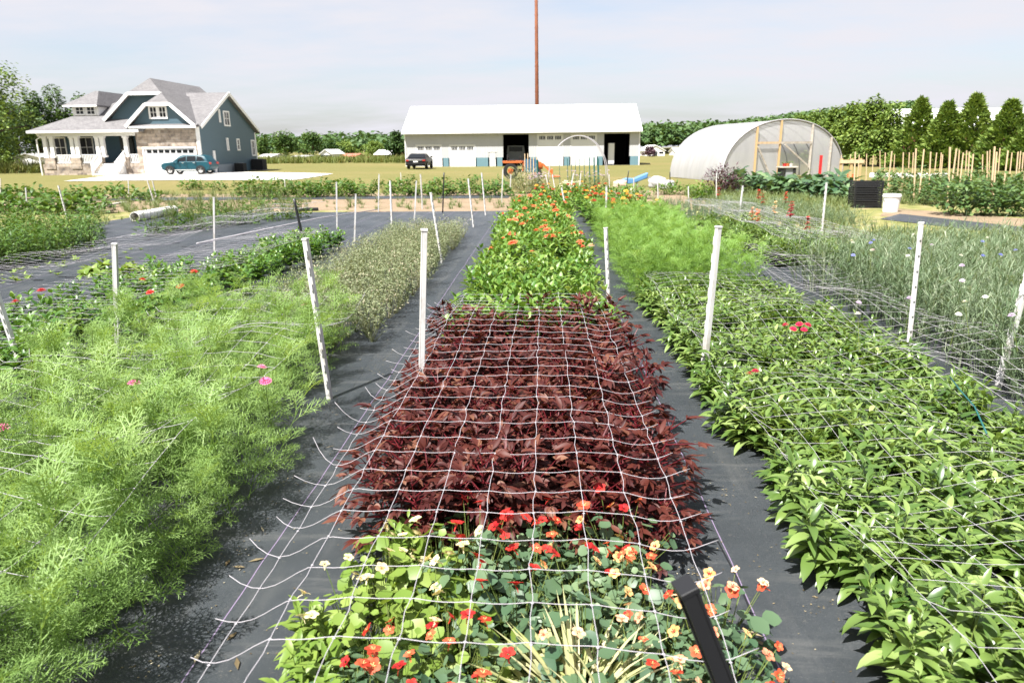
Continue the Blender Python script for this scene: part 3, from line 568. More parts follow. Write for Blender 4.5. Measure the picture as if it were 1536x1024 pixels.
# teal SUV, side on, nose to the left
c0 = G(278, 262.6); s_ = 77 * mpp(c0) / 4.55
suv = empty('parked_suv', (c0[0], c0[1] + .95, c0[2] + .03), 'teal blue SUV parked side-on on the driveway before the garage', 'SUV'); suv.scale = (s_,) * 3
loft('body', [(-2.2, .42), (-2.27, .62), (-2.22, .86), (-1.95, 1.0), (-1.1, 1.1), (1.9, 1.14), (2.2, 1.06), (2.26, .8), (2.2, .45), (1.75, .3), (-1.75, .3)],
     [.72, .8, .86, .9, .93, .94, .9, .9, .86, .9, .9], M['teal_paint'], suv, .09)
cabp = [(-1.15, 1.08), (-.45, 1.6), (-.1, 1.69), (1.2, 1.68), (1.75, 1.58), (2.12, 1.1)]
loft('cabin', cabp, [.9, .7, .67, .67, .68, .86], M['teal_paint'], suv, .06)
for sy in (-1, 1):
    for pts in ([(-.86, 1.14), (-.36, 1.52), (.1, 1.58), (.1, 1.14)], [(.18, 1.14), (.18, 1.58), (.98, 1.57), (.98, 1.14)], [(1.06, 1.14), (1.06, 1.56), (1.5, 1.5), (1.8, 1.2)]):
        ww = lambda z: (.905 - (z - 1.08) * .40) * sy
        V = [(x, ww(z) + sy * .0, z) for x, z in pts] + [(x, ww(z) - sy * .05, z) for x, z in pts]; n = len(pts)
        MB().poly(V, [list(range(n)) if sy < 0 else list(range(n))[::-1]] + [(i, (i + 1) % n, n + (i + 1) % n, n + i) for i in range(n)]).build('side_window', M['glass'], suv)
    o = MB().box(-1.0, 1.0, sy * .925 - .02, sy * .925 + .02, .36, .44).build('sill_strip', M['chrome'], suv)
    MB().box(-.72, -.55, sy * .97 - .09, sy * .97 + .09, 1.12, 1.25).build('mirror', M['teal_paint'], suv)
    MB().box(2.08, 2.27, sy * .72 - .15, sy * .72 + .15, .86, 1.05).build('tail_light', M['light_red'], suv); MB().box(-2.26, -2.02, sy * .66 - .16, sy * .66 + .16, .78, .9).build('headlight', M['chrome'], suv)
    for q in (-.95, .14, 1.02): MB().box(q - .008, q + .008, sy * .93 - .012, sy * .93 + .014, .5, 1.1).build('door_seam', M['rubber'], suv)
    for q in (-.15, .85): MB().box(q - .1, q + .1, sy * .945 - .02, sy * .945 + .02, .98, 1.02).build('door_handle', M['chrome'], suv)
    for x in (-1.4, 1.38):
        a = np.linspace(0, math.pi, 13); MB().poly([(x + .43 * math.cos(t), sy * .945, .35 + .43 * math.sin(t)) for t in a] + [(x + .43 * math.cos(t), sy * .86, .35 + .43 * math.sin(t)) for t in a],
            [list(range(13)) if sy < 0 else list(range(13))[::-1]] + [(i, i + 1, 14 + i, 13 + i) for i in range(12)]).build('wheel_arch', M['rubber'], suv)
        wheel(suv, x, sy * .97, .36, .22)
V = [(-1.2, 0, 0)]
MB().poly([(-1.12, -.78, 1.12), (-.5, -.64, 1.57), (-.5, .64, 1.57), (-1.12, .78, 1.12), (-1.09, -.78, 1.10), (-.47, -.64, 1.55), (-.47, .64, 1.55), (-1.09, .78, 1.10)], [(0, 1, 2, 3), (7, 6, 5, 4), (0, 4, 5, 1), (3, 2, 6, 7), (1, 5, 6, 2), (0, 3, 7, 4)]).build('windscreen', M['glass'], suv)
# black car, rear to the garden
c0 = G(624, 254.2); s_ = 33 * mpp(c0) / 1.92
pk = empty('parked_car', (c0[0], c0[1], c0[2] + .02), 'black car seen from behind, parked before the left end of the barn', 'car'); pk.scale = (s_,) * 3; pk.rotation_euler = (0, 0, R(90))
loft('body', [(0, .38), (-.05, .6), (.02, .86), (.2, .93), (1.2, .95), (3.2, .93), (4.3, .78), (4.45, .5), (4.3, .26), (.2, .26)], [.82, .9, .88, .88, .92, .92, .86, .8, .82, .84], M['black_paint'], pk, .06)
loft('cabin', [(.35, .9), (.95, 1.24), (1.4, 1.32), (2.3, 1.3), (3.2, .9)], [.84, .68, .66, .66, .84], M['black_paint'], pk, .06)
MB().poly([(.42, -.70, .95), (.42, .70, .95), (.93, .60, 1.235), (.93, -.60, 1.235), (.40, -.70, .97), (.40, .70, .97), (.91, .60, 1.255), (.91, -.60, 1.255)], [(4, 7, 6, 5), (0, 1, 2, 3), (4, 5, 1, 0), (7, 3, 2, 6), (4, 0, 3, 7), (5, 6, 2, 1)]).build('rear_window', M['glass'], pk)
bev(MB().box(-.13, -.02, -.86, .86, .34, .52).build('bumper', M['black_paint'], pk), .02)
MB().box(-.075, -.045, -.6, .6, .74, .78).build('chrome_strip', M['chrome'], pk); MB().box(-.085, -.052, -.2, .2, .58, .69).build('number_plate', M['white'], pk)
for sy in (-1, 1):
    MB().box(-.06, .06, sy * .72 - .13, sy * .72 + .13, .68, .8).build('tail_light', M['light_red'], pk); MB().box(2.5, 2.65, sy * 1.0 - .09, sy * 1.0 + .09, .95, 1.08).build('mirror', M['black_paint'], pk)
    for x in (.85, 3.6): wheel(pk, x, sy * .91, .32, .22)
# orange compact tractor, half hidden by the tall plants
c0 = G(766, 268.5); u = mpp(c0); 
tr_ = empty('compact_tractor', (c0[0], c0[1] + .5, c0[2]), 'orange compact tractor with front loader standing behind the tall garden plants', 'tractor')
for sy in (-.62, .62): wheel(tr_, 0.0, sy, .5, .3, M['orange'], .38)
for sy in (-.5, .5): wheel(tr_, 1.75, sy, .33, .2, M['orange'], .5)
q = MB().box(-.5, .75, -.62, -.3, 1.02, 1.16).box(-.5, .75, .3, .62, 1.02, 1.16).box(-.55, .85, -.3, .3, 1.08, 1.14); q.build('fender', M['orange'], tr_)
loft('hood', [(.85, .6), (.85, 1.12), (1.1, 1.18), (2.0, 1.08), (2.15, .9), (2.12, .6)], [.24, .27, .28, .27, .24, .24], M['orange'], tr_, .05)
MB().box(-.2, 2.0, -.2, .2, .42, .62).build('chassis', M['rubber'], tr_); bev(MB().box(-.15, .3, -.22, .22, 1.15, 1.25).box(-.25, -.15, -.22, .22, 1.15, 1.55).build('seat', M['rubber'], tr_), .03)
MB().tube([(.78, 0, 1.1), (.6, 0, 1.4)], .025).tube([(.6 + .03 * math.sin(t), .17 * math.cos(t), 1.4 + .17 * math.sin(t) * .6) for t in np.linspace(0, 6.28, 15)], .015, caps=False).build('steering_wheel', M['rubber'], tr_)
la = MB()
for sy in (-.42, .42): la.bar((.8, sy, .95), (2.1, sy, .95), .08, .12); la.bar((2.1, sy, .95), (2.75, sy, .35), .08, .12); la.bar((.8, sy, .5), (.8, sy, .98), .09, .09)
la.build('loader_arm', M['orange'], tr_)
bev(MB().prism([(2.7, .08), (3.25, .1), (3.3, .16), (2.8, .2), (2.78, .62), (2.68, .62)], 'y', -.7, .7).build('bucket', M['orange'], tr_), .02)
# ---------------------------------------------------------------- plant templates
def mesh_of(name, parts, mats):
    mb = MB()
    for i, (V, Q, C) in enumerate(parts): mb.quads(V, Q, C, i if i < len(mats) else 0)
    return mb
def as_quads(*ch):                                        # join several leaf chunks into one template
    V, Q, C, n = [], [], [], 0
    for v, q, c in ch: V.append(v); Q.append(q + n); C.append(c); n += len(v)
    return np.concatenate(V), np.concatenate(Q), np.concatenate(C)
def stems(P0, P1, w=.006):
    P0 = np.asarray(P0, float); d = np.asarray(P1, float) - P0; L = np.linalg.norm(d, axis=1)
    a = np.arctan2(d[:, 1], d[:, 0]); p = np.arcsin(np.clip(d[:, 2] / np.maximum(L, 1e-6), -1, 1))
    x = leaves(P0, a, p, 0, L, w, 1, 'thread'); y = leaves(P0, a, p, 0, L, w, 1, 'thread', roll=math.pi / 2)
    return as_quads(x, y)

def hibiscus(kind):
    h = U(.30, .42); n = 32; zt = np.sort(U(.06, h, n)); ph = np.arange(n) * 2.4 + U(-.4, .4, n)
    r = (.045 + .13 * (1 - (zt / h) ** 2)) * U(.6, 1.15, n)
    tip = np.stack([r * np.cos(ph), r * np.sin(ph), zt + .02], -1); st0 = np.stack([0 * ph, 0 * ph, zt - .03], -1)
    ch = []; Ls = U(.05, .088, n) * (1.1 - .3 * zt / h)
    pit = U(-.15, .55, n) + .5 * (zt / h > .85)
    for da, f in ((-1.15, .55), (-.55, .85), (0, 1.1), (.55, .85), (1.15, .55)):
        ch.append(leaves(tip, ph + da, pit - abs(da) * .2 + U(-.1, .1, n), U(.1, .9, n), Ls * f, .0195 * U(.8, 1.2, n), 4, 'lance', .3, U(-.5, .5, n)))
    return as_quads(*ch), stems(np.concatenate([[[0, 0, 0]], st0]), np.concatenate([[[0, 0, h]], tip]), .006)
def celosia(kind):
    ch = []; S0 = []; S1 = []
    nb = rng.integers(6, 9)
    for b in range(nb):
        a = b * 2.4 + U(-.3, .3); rr = 0 if b == 0 else U(.04, .11); h = U(.2, .33) * (1 if b == 0 else .88)
        x, y = rr * math.cos(a), rr * math.sin(a); S0.append((x * .3, y * .3, 0)); S1.append((x, y, h))
        n = 14; t = np.linspace(.3, 1, n); ph = np.arange(n) * 2.4 + a
        base = np.stack([x * (.3 + .7 * t), y * (.3 + .7 * t), h * t], -1)
        L = U(.095, .145, n) * (1.12 - .6 * t ** 3); ch.append(leaves(base, ph, .25 + .85 * t ** 3 + U(-.25, .25, n), U(.5, 1.3, n), L, L * U(.24, .32, n), 5, 'lance', .28, U(-.3, .3, n)))
    return as_quads(*ch), stems(S0, S1, .007)
def zinnia(kind, big=1.0):
    ch = []; S0 = []; S1 = []; tops = []
    for b in range(10):
        a = b * 2.4 + U(-.3, .3); rr = 0 if b == 0 else U(.05, .17); h = U(.34, .48)
        x, y = rr * math.cos(a), rr * math.sin(a); S0.append((x * .3, y * .3, 0)); S1.append((x, y, h)); tops.append((x, y, h))
        n = 10; t = np.repeat(np.linspace(.35, 1, 5), 2); ph = np.tile([0, math.pi], 5) + np.repeat(np.arange(5) * 1.57, 2) + a
        base = np.stack([x * (.3 + .7 * t), y * (.3 + .7 * t), h * t], -1)
        L = U(.085, .125, n) * (1.2 - .5 * t ** 3) * big; ch.append(leaves(base, ph, .35 + .7 * t ** 4 + U(-.2, .2, n), U(.3, .9, n), L, L * U(.42, .52, n), 4, 'ovate', .25, U(-.35, .35, n)))
    return as_quads(*ch), stems(S0, S1, .006), tops
def double_flower(r, h0=.0):
    ch = []
    for k_, (n, rr, p) in enumerate(((16, 1, .12), (13, .78, .4), (9, .5, .8))):
        a = np.arange(n) / n * 2 * math.pi + k_ * .2
        ch.append(leaves(np.stack([.004 * np.cos(a), .004 * np.sin(a), 0 * a + h0 + .003 * k_], -1), a, p, .35, r * rr, r * .42 * rr, 2, 'petal'))
    return as_quads(*ch)
def nast_flower(r):
    a = np.arange(5) / 5 * 2 * math.pi + U(0, 6)
    pet = leaves(np.stack([.003 * np.cos(a), .003 * np.sin(a), 0 * a], -1), a, .75 + U(-.1, .1, 5), .95, r, r * .95, 3, 'petal', .12)
    eye = leaves(np.stack([.001 * np.cos(a), .001 * np.sin(a), 0 * a + .004], -1), a + .3, .8, .6, r * .42, r * .3, 1, 'petal')
    th = leaves([[0, 0, -.003]], [a[0]], [-.5], [1.0], r * 1.1, .006, 2, 'thread')
    return pet, eye, th
def frond(L, npair, wid, sub=True):                        # thread leaf along +X
    rach = leaves([[0, 0, 0]], 0, .5, .7, L, wid * 1.4, 4, 'thread')
    t = np.linspace(.2, .97, npair); th = .5 - .7 * t
    x = np.cumsum(np.concatenate([[0], np.cos(.5 - .7 * np.linspace(0, 1, 40))])) / 40 * L; z = np.cumsum(np.concatenate([[0], np.sin(.5 - .7 * np.linspace(0, 1, 40))])) / 40 * L
    bx = np.interp(t, np.linspace(0, 1, 41), x); bz = np.interp(t, np.linspace(0, 1, 41), z); base = np.stack([bx, 0 * bx, bz], -1); ch = [rach]
    pl = L * .42 * np.sin(math.pi * (.25 + .7 * t))
    for s in (-1, 1):
        az_ = s * .85 + U(-.12, .12, npair); ch.append(leaves(base, az_, th + .1 + U(-.45, .45, npair), .2, pl, wid, 2, 'thread'))
        if sub:
            for f in (.35, .65):
                p = base + np.stack([np.cos(az_) * pl * f, np.sin(az_) * pl * f, np.sin(th + .1) * pl * f * .9], -1)
                for e in (-.7, .7): ch.append(leaves(p, az_ + e, th + .15 + U(-.9, .9, npair), .1, pl * .45, wid * .9, 1, 'thread'))
    return as_quads(*ch)
def feathery(n, h, L, npair, wid, sub=True, lean=.25):
    V, Q, C = [], [], []; k_ = 0
    fr = [frond(L, npair, wid, sub) for _ in range(3)]
    z = np.sort(U(.04, 1, n)) * h; a = np.arange(n) * 2.4 + U(-.4, .4, n)
    for i in range(n):
        v, q, c = fr[i % 3]; ca, sa = math.cos(a[i]), math.sin(a[i]); p = U(-.1, 1.15) * (z[i] / h) + .05; cp, sp = math.cos(p), math.sin(p); s = U(.75, 1.15)
        w = v * s; w = np.stack([w[:, 0] * cp - w[:, 2] * sp, w[:, 1], w[:, 0] * sp + w[:, 2] * cp], -1); w = np.stack([w[:, 0] * ca - w[:, 1] * sa, w[:, 0] * sa + w[:, 1] * ca, w[:, 2] + z[i]], -1)
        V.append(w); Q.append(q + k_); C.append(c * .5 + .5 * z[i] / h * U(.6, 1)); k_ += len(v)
    st = stems([[0, 0, 0]], [[0, 0, h]], .005)
    return as_quads((np.concatenate(V), np.concatenate(Q), np.concatenate(C)), st)
def field_mesh(name, temps, pts, m, sc=(.8, 1.2), lean=.2):
    mb = MB(); pick = rng.integers(0, len(temps), len(pts))
    for i, (V, Q, C) in enumerate(temps):
        p = pts[pick == i]
        if len(p): mb.quads(*spread_copies(V, Q, C, p, U(0, 6.28, len(p)), U(*sc, len(p)), rng.normal(0, lean, (len(p), 2))))
    return mb.build(name, m, smooth=True)

def plant_kind(name, variants, label, cat, group):         # prototypes: one mesh thing (foliage) with parts
    out = []
    for parts in variants:
        root = None
        for nm, mb, mats in parts:
            if root is None: root = mb.build(nm, mats, smooth=True); tag(root, label, cat, group)
            else: mb.build(nm, mats, root, True)
        out.append((root, [c for c in root.children]))
    return out
def plant_out(protos, pts, sc=(.85, 1.15), lean=.12, label=None, group=None):
    used = set(); got = []
    for i, p in enumerate(pts):
        j = int(rng.integers(len(protos))) if i >= len(protos) else i
        root, ks = protos[j]
        if j in used: o = copy_tree(root, None, ks)
        else: o = root; used.add(j)
        o.location = p; o.rotation_euler = (rng.normal(0, lean), rng.normal(0, lean), U(0, 6.28)); s = U(*sc); o.scale = (s, s, s * U(.9, 1.1))
        if label: o['label'] = label
        if group: o['group'] = group
        got.append(o)
    for j, (root, ks) in enumerate(protos):
        if j not in used:
            for c in ks: bpy.data.objects.remove(c)
            bpy.data.objects.remove(root)
    return got

# ---------------------------------------------------------------- middle bed
BX0, BX1 = -.74, .50
def hib_proto():
    f, s = hibiscus(0); mb = MB(); mb.quads(*f); mb.quads(*s, m=1); return [('hibiscus_plant', mb, [M['hib'], M['hib_stem']])]
pts = jgrid(BX0 + .02, BX1 + .04, 2.42, 5.3, .16, .3)
plant_out(plant_kind('hibiscus_plant', [hib_proto() for _ in range(7)], 'maroon leaved hibiscus plant under the white netting of the middle bed', 'plant', 'maroon hibiscus plants in the middle bed'), pts, (1.0, 1.28), .2)
def zin_proto(mat_, nfl, colr, big=1.0, name='zinnia_plant'):
    f, s, tops = zinnia(0, big); mb = MB(); mb.quads(*f); mb.quads(*s, m=1); parts = [(name, mb, [mat_, M['stem']])]
    for i in range(nfl):
        x, y, h = tops[i]; fl = MB(); V, Q, C = double_flower(U(.042, .056)); V = V + np.array([x, y, h + .07]); fl.quads(V, Q, C)
        e = MB(); 
        fl.quads(*stems([[x, y, h - .02]], [[x, y, h + .07]], .006), m=1); parts.append(('flower_head', fl, [colr[i % len(colr)], M['stem']]))
    return parts
zl = 'fresh green zinnia plant still without flowers behind the maroon plants in the middle bed'
plant_out(plant_kind('zinnia_plant', [zin_proto(M['zinnia'], 0, []) for _ in range(4)], zl, 'plant', 'zinnia plants without flowers in the middle bed'), jgrid(BX0, BX1, 5.0, 8.0, .27), (.85, 1.1))
zl = 'zinnia plant in coral bloom toward the far end of the middle bed'
plant_out(plant_kind('zinnia_plant', [zin_proto(M['zinnia'], n, [M['p_coral'], M['p_peach'], M['p_scarlet']]) for n in (0, 1, 0, 1, 2, 1)], zl, 'plant', 'coral flowering zinnia plants in the middle bed'), jgrid(BX0 + .02, BX1 + .02, 8.0, 17.2, .34), (.95, 1.25))
zl = 'zinnia plant in orange bloom past the feathery green bed, before the hoop house lawn'
plant_out(plant_kind('zinnia_plant', [zin_proto(M['zinnia'], n, [M['p_scarlet'], M['p_gold'], M['p_coral']]) for n in (1, 2, 0)], zl, 'plant', 'orange flowering zinnia plants beyond the feathery bed'), np.concatenate([jgrid(.85, 2.3, 14.0, 17.6, .38), jgrid(-.3, 1.9, 17.6, 21.5, .5)]), (.95, 1.25))
# nasturtiums: round leaves on thin stems, flowers as parts
def nast_proto(leafm, colr, nfl):
    n = 84; a = U(0, 6.28, n); r = .16 * np.sqrt(U(0, 1, n)); z = U(.07, .24, n) * (1.1 - 2.4 * r); c = np.stack([r * np.cos(a), r * np.sin(a), z], -1)
    mb = MB(); V, F, C = discs(c, U(.010, .028, n) * np.where(U(0, 1, n) > .5, 1, .75), a + U(-.9, .9, n), U(.05, 1.1, n)); mb.quads(V, F, C)
    mb.quads(*stems(np.stack([.02 * np.cos(a), .02 * np.sin(a), 0 * a], -1), c, .004), m=1); parts = [('nasturtium_plant', mb, [leafm, M['stem']])]
    for i in range(nfl):
        b = U(0, 6.28); q = .14 * math.sqrt(U(0, 1)); p = np.array([q * math.cos(b), q * math.sin(b), U(.22, .29)]); fl = MB()
        pet, eye, th = nast_flower(U(.012, .020)); t = U(.2, .9); ct, st_ = math.cos(t), math.sin(t); Rm = np.array([[ct, 0, st_], [0, 1, 0], [-st_, 0, ct]]); g_ = U(-2.6, -.5); Rz = np.array([[math.cos(g_), -math.sin(g_), 0], [math.sin(g_), math.cos(g_), 0], [0, 0, 1]])
        for k_, (V, Q, C) in enumerate((pet, eye, th)): fl.quads(V @ (Rz @ Rm).T + p, Q, C, k_)
        fl.quads(*stems([p * .4], [p], .004), m=3); parts.append(('flower', fl, [colr[i % len(colr)][0], colr[i % len(colr)][1], colr[i % len(colr)][0], M['stem']]))
    return parts
cr, rd, ye, pe, sc_ = [(M['p_' + a], M['p_' + b]) for a, b in (('cream', 'yelor'), ('red', 'crimson'), ('yelor', 'crimson'), ('peach', 'scarlet'), ('scarlet', 'yelor'))]
def nast(pts, leafm, cols, n, label, group):
    plant_out(plant_kind('nasturtium_plant', [nast_proto(leafm, cols, k_) for k_ in n], label, 'flowering plant', group), np.array(pts), (1.0, 1.3), .1)
def npts(x0, x1, y0, y1, s=.17): return jgrid(x0, x1, y0, y1, s, .3)
nast(npts(-.68, -.30, 1.86, 2.30), M['nast_pale'], [cr, cr, cr], (5, 4, 7), 'cream flowered nasturtium with pale leaves at the front left of the middle bed', 'cream flowered nasturtiums')
nast(npts(-.32, .02, 1.9, 2.42), M['nast'], [rd, rd], (3, 5, 4), 'dark red flowered nasturtium directly before the maroon hibiscus', 'red flowered nasturtiums')
nast(npts(.0, .36, 1.95, 2.45), M['nast'], [sc_, ye, rd], (6, 8, 6), 'scarlet and yellow flowered nasturtium before the right half of the maroon hibiscus', 'scarlet and yellow flowered nasturtiums')
nast(npts(.22, .62, 1.45, 2.05), M['nast'], [pe, sc_, ye], (6, 8, 5, 7), 'peach and scarlet flowered nasturtium around the blurred black stake', 'peach and scarlet flowered nasturtiums')
nast(npts(-.12, .22, 1.72, 1.95), M['nast'], [pe, ye], (1, 2, 2), 'nasturtium with peach buds among dark round leaves in the bed middle', 'peach budded nasturtiums')
nast(npts(-.62, -.10, 1.4, 1.7), M['nast'], [sc_, rd], (4, 3, 6), 'scarlet flowered nasturtium at the very front edge of the middle bed', 'scarlet flowered nasturtiums at the front')
nast(npts(-.56, -.14, 1.7, 1.9), M['nast_pale'], [pe, rd], (0, 2, 1), 'mostly green nasturtium between the cream and the scarlet flowered ones', 'mostly green nasturtiums')
nast(npts(-.12, .2, 1.3, 1.5, .2), M['nast'], [rd, pe], (2, 1), 'red flowered nasturtium beside the striped grass clump', 'red flowered nasturtiums by the striped grass')
# leafy shoots and striped grass in the same bed
def strap_clump(n, L, w_, spreadr, mat_, name, label, cat, loc, group=None, rows=5):
    a = U(0, 6.28, n); b = np.stack([spreadr * U(0, 1, n) * np.cos(a), spreadr * U(0, 1, n) * np.sin(a), 0 * a], -1)
    o = MB().quads(*leaves(b, a, U(1.0, 1.5, n), U(.7, 1.9, n), L * U(.7, 1.1, n), w_, rows, 'strap', .2)).build(name, mat_, smooth=True); o.location = loc
    return tag(o, label, cat, group)
strap_clump(120, .36, .014, .10, M['straw_pale'], 'striped_grass', 'clump of pale cream striped grass at the front of the middle bed', 'ornamental grass', (.10, 1.63, 0))
strap_clump(60, .32, .011, .06, M['straw_pale'], 'striped_grass', 'smaller pale striped grass clump beside the blurred black stake', 'ornamental grass', (.20, 1.60, 0))
for (x, y), tx_ in (((-.66, 1.62), 'in the front left corner of the middle bed'), ((-.72, 1.86), 'reaching over the path fabric beside the cream flowers'), ((-.62, 1.5), 'lowest at the left edge of the middle bed'), ((-.5, 2.34), 'between the cream flowers and the maroon hibiscus')):
    f, s = celosia(0); o = MB().quads(*f).quads(*s, m=1).build('leafy_weed', [M['nast_pale'], M['stem']], smooth=True); o.location = (x, y, 0); o.scale = (.8, .8, .85); tag(o, 'light green leafy shoot ' + tx_, 'plant')

# ---------------------------------------------------------------- right bed
def cel_proto():
    f, s = celosia(0); return [('celosia_plant', MB().quads(*f).quads(*s, m=1), [M['celosia'], M['stem']])]
cp = jgrid(1.03, 2.6, 1.15, 7.5, .2, .3); cp = cp[~((cp[:, 1] > 6.3) & (cp[:, 0] > 2.4))]
plant_out(plant_kind('celosia_plant', [cel_proto() for _ in range(8)], 'young green celosia plant with narrow leaves under netting in the right bed', 'plant', 'green celosia plants in the right bed'), cp, (.82, 1.1), .12)
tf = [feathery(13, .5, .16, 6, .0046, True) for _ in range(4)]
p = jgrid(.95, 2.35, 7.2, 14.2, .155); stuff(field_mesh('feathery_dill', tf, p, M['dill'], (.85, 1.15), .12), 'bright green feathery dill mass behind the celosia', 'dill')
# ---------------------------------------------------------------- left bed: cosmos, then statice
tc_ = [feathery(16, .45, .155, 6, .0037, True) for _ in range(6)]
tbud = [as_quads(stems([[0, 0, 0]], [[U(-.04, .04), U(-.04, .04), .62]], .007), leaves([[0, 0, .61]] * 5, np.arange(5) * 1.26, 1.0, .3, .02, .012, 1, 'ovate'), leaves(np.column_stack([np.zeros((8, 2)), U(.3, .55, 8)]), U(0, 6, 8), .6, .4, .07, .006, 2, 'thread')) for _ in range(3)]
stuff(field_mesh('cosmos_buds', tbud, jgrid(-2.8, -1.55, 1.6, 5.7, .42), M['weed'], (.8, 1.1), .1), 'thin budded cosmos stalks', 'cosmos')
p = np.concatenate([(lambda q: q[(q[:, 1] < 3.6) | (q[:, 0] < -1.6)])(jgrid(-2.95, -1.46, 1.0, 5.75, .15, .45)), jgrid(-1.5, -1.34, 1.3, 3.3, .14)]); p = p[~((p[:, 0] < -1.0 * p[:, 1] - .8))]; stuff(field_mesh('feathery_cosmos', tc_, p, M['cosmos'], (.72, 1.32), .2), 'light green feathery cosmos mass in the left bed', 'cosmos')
def bushy(n, h, L, w_):
    a = U(0, 6.28, n); r = .13 * np.sqrt(U(0, 1, n)); z = h * U(.25, 1, n) * (1 - 1.5 * r); b = np.stack([r * np.cos(a), r * np.sin(a), z], -1)
    m_ = 24; s0 = np.zeros((m_, 3)); s1 = b[:m_]
    return as_quads(leaves(b, a + U(-1, 1, n), U(-.2, 1.2, n), U(.0, .8, n), L * U(.6, 1.2, n), w_, 2, 'lance', 0, U(-.6, .6, n)), stems(s0, s1, .004))
tb = [bushy(150, .42, .032, .012) for _ in range(4)]
stuff(field_mesh('dusty_seedheads', tb, jgrid(-2.75, -1.42, 5.6, 13.2, .19), M['statice'], (.85, 1.15), .1), 'dusty green seed-headed mass behind the cosmos', 'seed-headed plants')
# ---------------------------------------------------------------- second left bed: leafy plants with a few red flowers
zl = 'deep green leafy zinnia plant in the low bed left of the feathery cosmos'
zp = jgrid(-4.75, -3.3, 2.9, 11.8, .32)
zp = zp[~((zp[:, 0] < -4.2) & (zp[:, 1] > 8.2))]
pr = plant_kind('zinnia_plant', [zin_proto(M['zinnia_dark'], 0, [], 1.1) for _ in range(4)], zl, 'plant', 'leafy zinnia plants in the low left bed')
plant_out(pr, zp, (.72, .86), .1)
def single_flowers(name, spots, colr, z0, r, label, cat, group=None, eye='p_gold', stem=.25):
    for i, (px, py, tx_) in enumerate(spots):
        p = hitz(px, py, z0); V, Q, C = double_flower(r * U(.9, 1.15)); o = MB().quads(V, Q, C).quads(*stems([[0, 0, -stem]], [[0, 0, 0]], .005), m=1).build(name, [M[colr], M['stem']], smooth=True)
        o.location = p; o.rotation_euler = (U(-.3, .1), U(-.3, .3), U(0, 6)); tag(o, label.format(tx_), cat, group)
single_flowers('red_zinnia', [(23, 452, 'leftmost, high over the leaves'), (62, 435, 'second from the left, above the netting'), (225, 438, 'just right of the white stake'), (270, 429, 'standing tallest to the right of the stake'), (214, 419, 'half hidden near the stake top'), (291, 407, 'farthest one along the low left bed')], 'p_red', .40, .036, 'red zinnia flower in the low left bed, {}', 'flower')
single_flowers('cosmos_flower', [(398, 571, 'biggest, in the middle of the feathery bed'), (201, 574, 'small, alone in the feathery bed'), (393, 550, 'faint, right behind the biggest'), (458, 457, 'at the near white stake'), (3, 641, 'at the left picture edge')], 'p_pink', .47, .026, 'pink cosmos flower over feathery foliage, {}', 'flower')
single_flowers('magenta_bloom', [(1178, 487, 'left'), (1190, 493, 'lower left'), (1199, 486, 'topmost'), (1206, 494, 'lowest right'), (1212, 487, 'rightmost')], 'p_magenta', .37, .023, 'magenta red bloom over the celosia plants, {} one of the close cluster of five', 'flower', stem=.12)
single_flowers('magenta_bloom', [(1124, 560, 'left'), (1133, 556, 'right')], 'p_magenta', .36, .019, 'small magenta bloom over the celosia plants near the white stake, {} of a pair', 'flower', stem=.12)
# ---------------------------------------------------------------- cornflowers on the right
def cornfl(h):
    ch = []; S0 = []; S1 = []
    for b in range(7):
        a = U(0, 6.28); l = U(.02, .16); x, y = l * math.cos(a), l * math.sin(a); hh = h * U(.75, 1.1); S0.append((x * .25, y * .25, 0)); S1.append((x, y, hh)); n = 15; t = U(.15, .95, n); ph = U(0, 6.28, n)
        ch.append(leaves(np.stack([x * (.25 + .75 * t), y * (.25 + .75 * t), hh * t], -1), ph, U(.5, 1.2, n), U(.1, 1.1, n), U(.06, .14, n), .0065, 3, 'strap', .0))
        ch.append(leaves([[x, y, hh]] * 3, U(0, 6.28, 3), U(.9, 1.5, 3), .2, .022, .012, 1, 'lance'))
    return as_quads(*ch, stems(S0, S1, .0055))
tcf = [cornfl(.72) for _ in range(5)]
p = np.concatenate([jgrid(2.98, 4.75, 4.2, 8.4, .15), jgrid(4.75, 6.9, 5.8, 8.8, .2)]); p = p[p[:, 0] < .70 * p[:, 1] + .7]
stuff(field_mesh('cornflower_mass', tcf, p, M['cornflower'], (.75, 1.1), .12), 'grey green mass of thin cornflower stems right of the dark path', 'cornflowers')
tcw = [cornfl(.5) for _ in range(3)]
stuff(field_mesh('wispy_weeds', tcw, np.concatenate([jgrid(4.4, 7.6, 8.6, 11.8, .24), jgrid(3.1, 6.6, 14, 19.5, .25)]), M['cornflower'], (.5, .85), .15), 'olive weedy growth between the cornflowers and the kale', 'weeds')
cf = []
for i in range(28):
    px = U(1235, 1530); py = U(352, 480) if i % 3 else U(350, 385); p = hitz(px, py, .68 * U(.9, 1.1)); cf.append(p)
protos = []
for c_ in ('p_blue', 'p_white', 'p_lilac'):
    V, Q, C = double_flower(.015); o = MB().quads(V, Q, C).quads(*stems([[0, 0, -.2]], [[0, 0, 0]], .004), m=1).build('cornflower', [M[c_], M['stem']], smooth=True)
    nm = {'p_blue': 'deep blue', 'p_white': 'white', 'p_lilac': 'pale lilac'}[c_]; tag(o, nm + ' cornflower bloom on a thin stem in the grey green mass', 'flower', nm + ' cornflowers'); protos.append(o)
for i, p in enumerate(cf):
    j = i % 3 if i % 4 else 1; o = protos[i] if i < 3 else protos[j].copy()
    if i >= 3: COL.objects.link(o)
    o.location = p; o.rotation_euler = (U(-.4, .2), U(-.3, .3), U(0, 6))
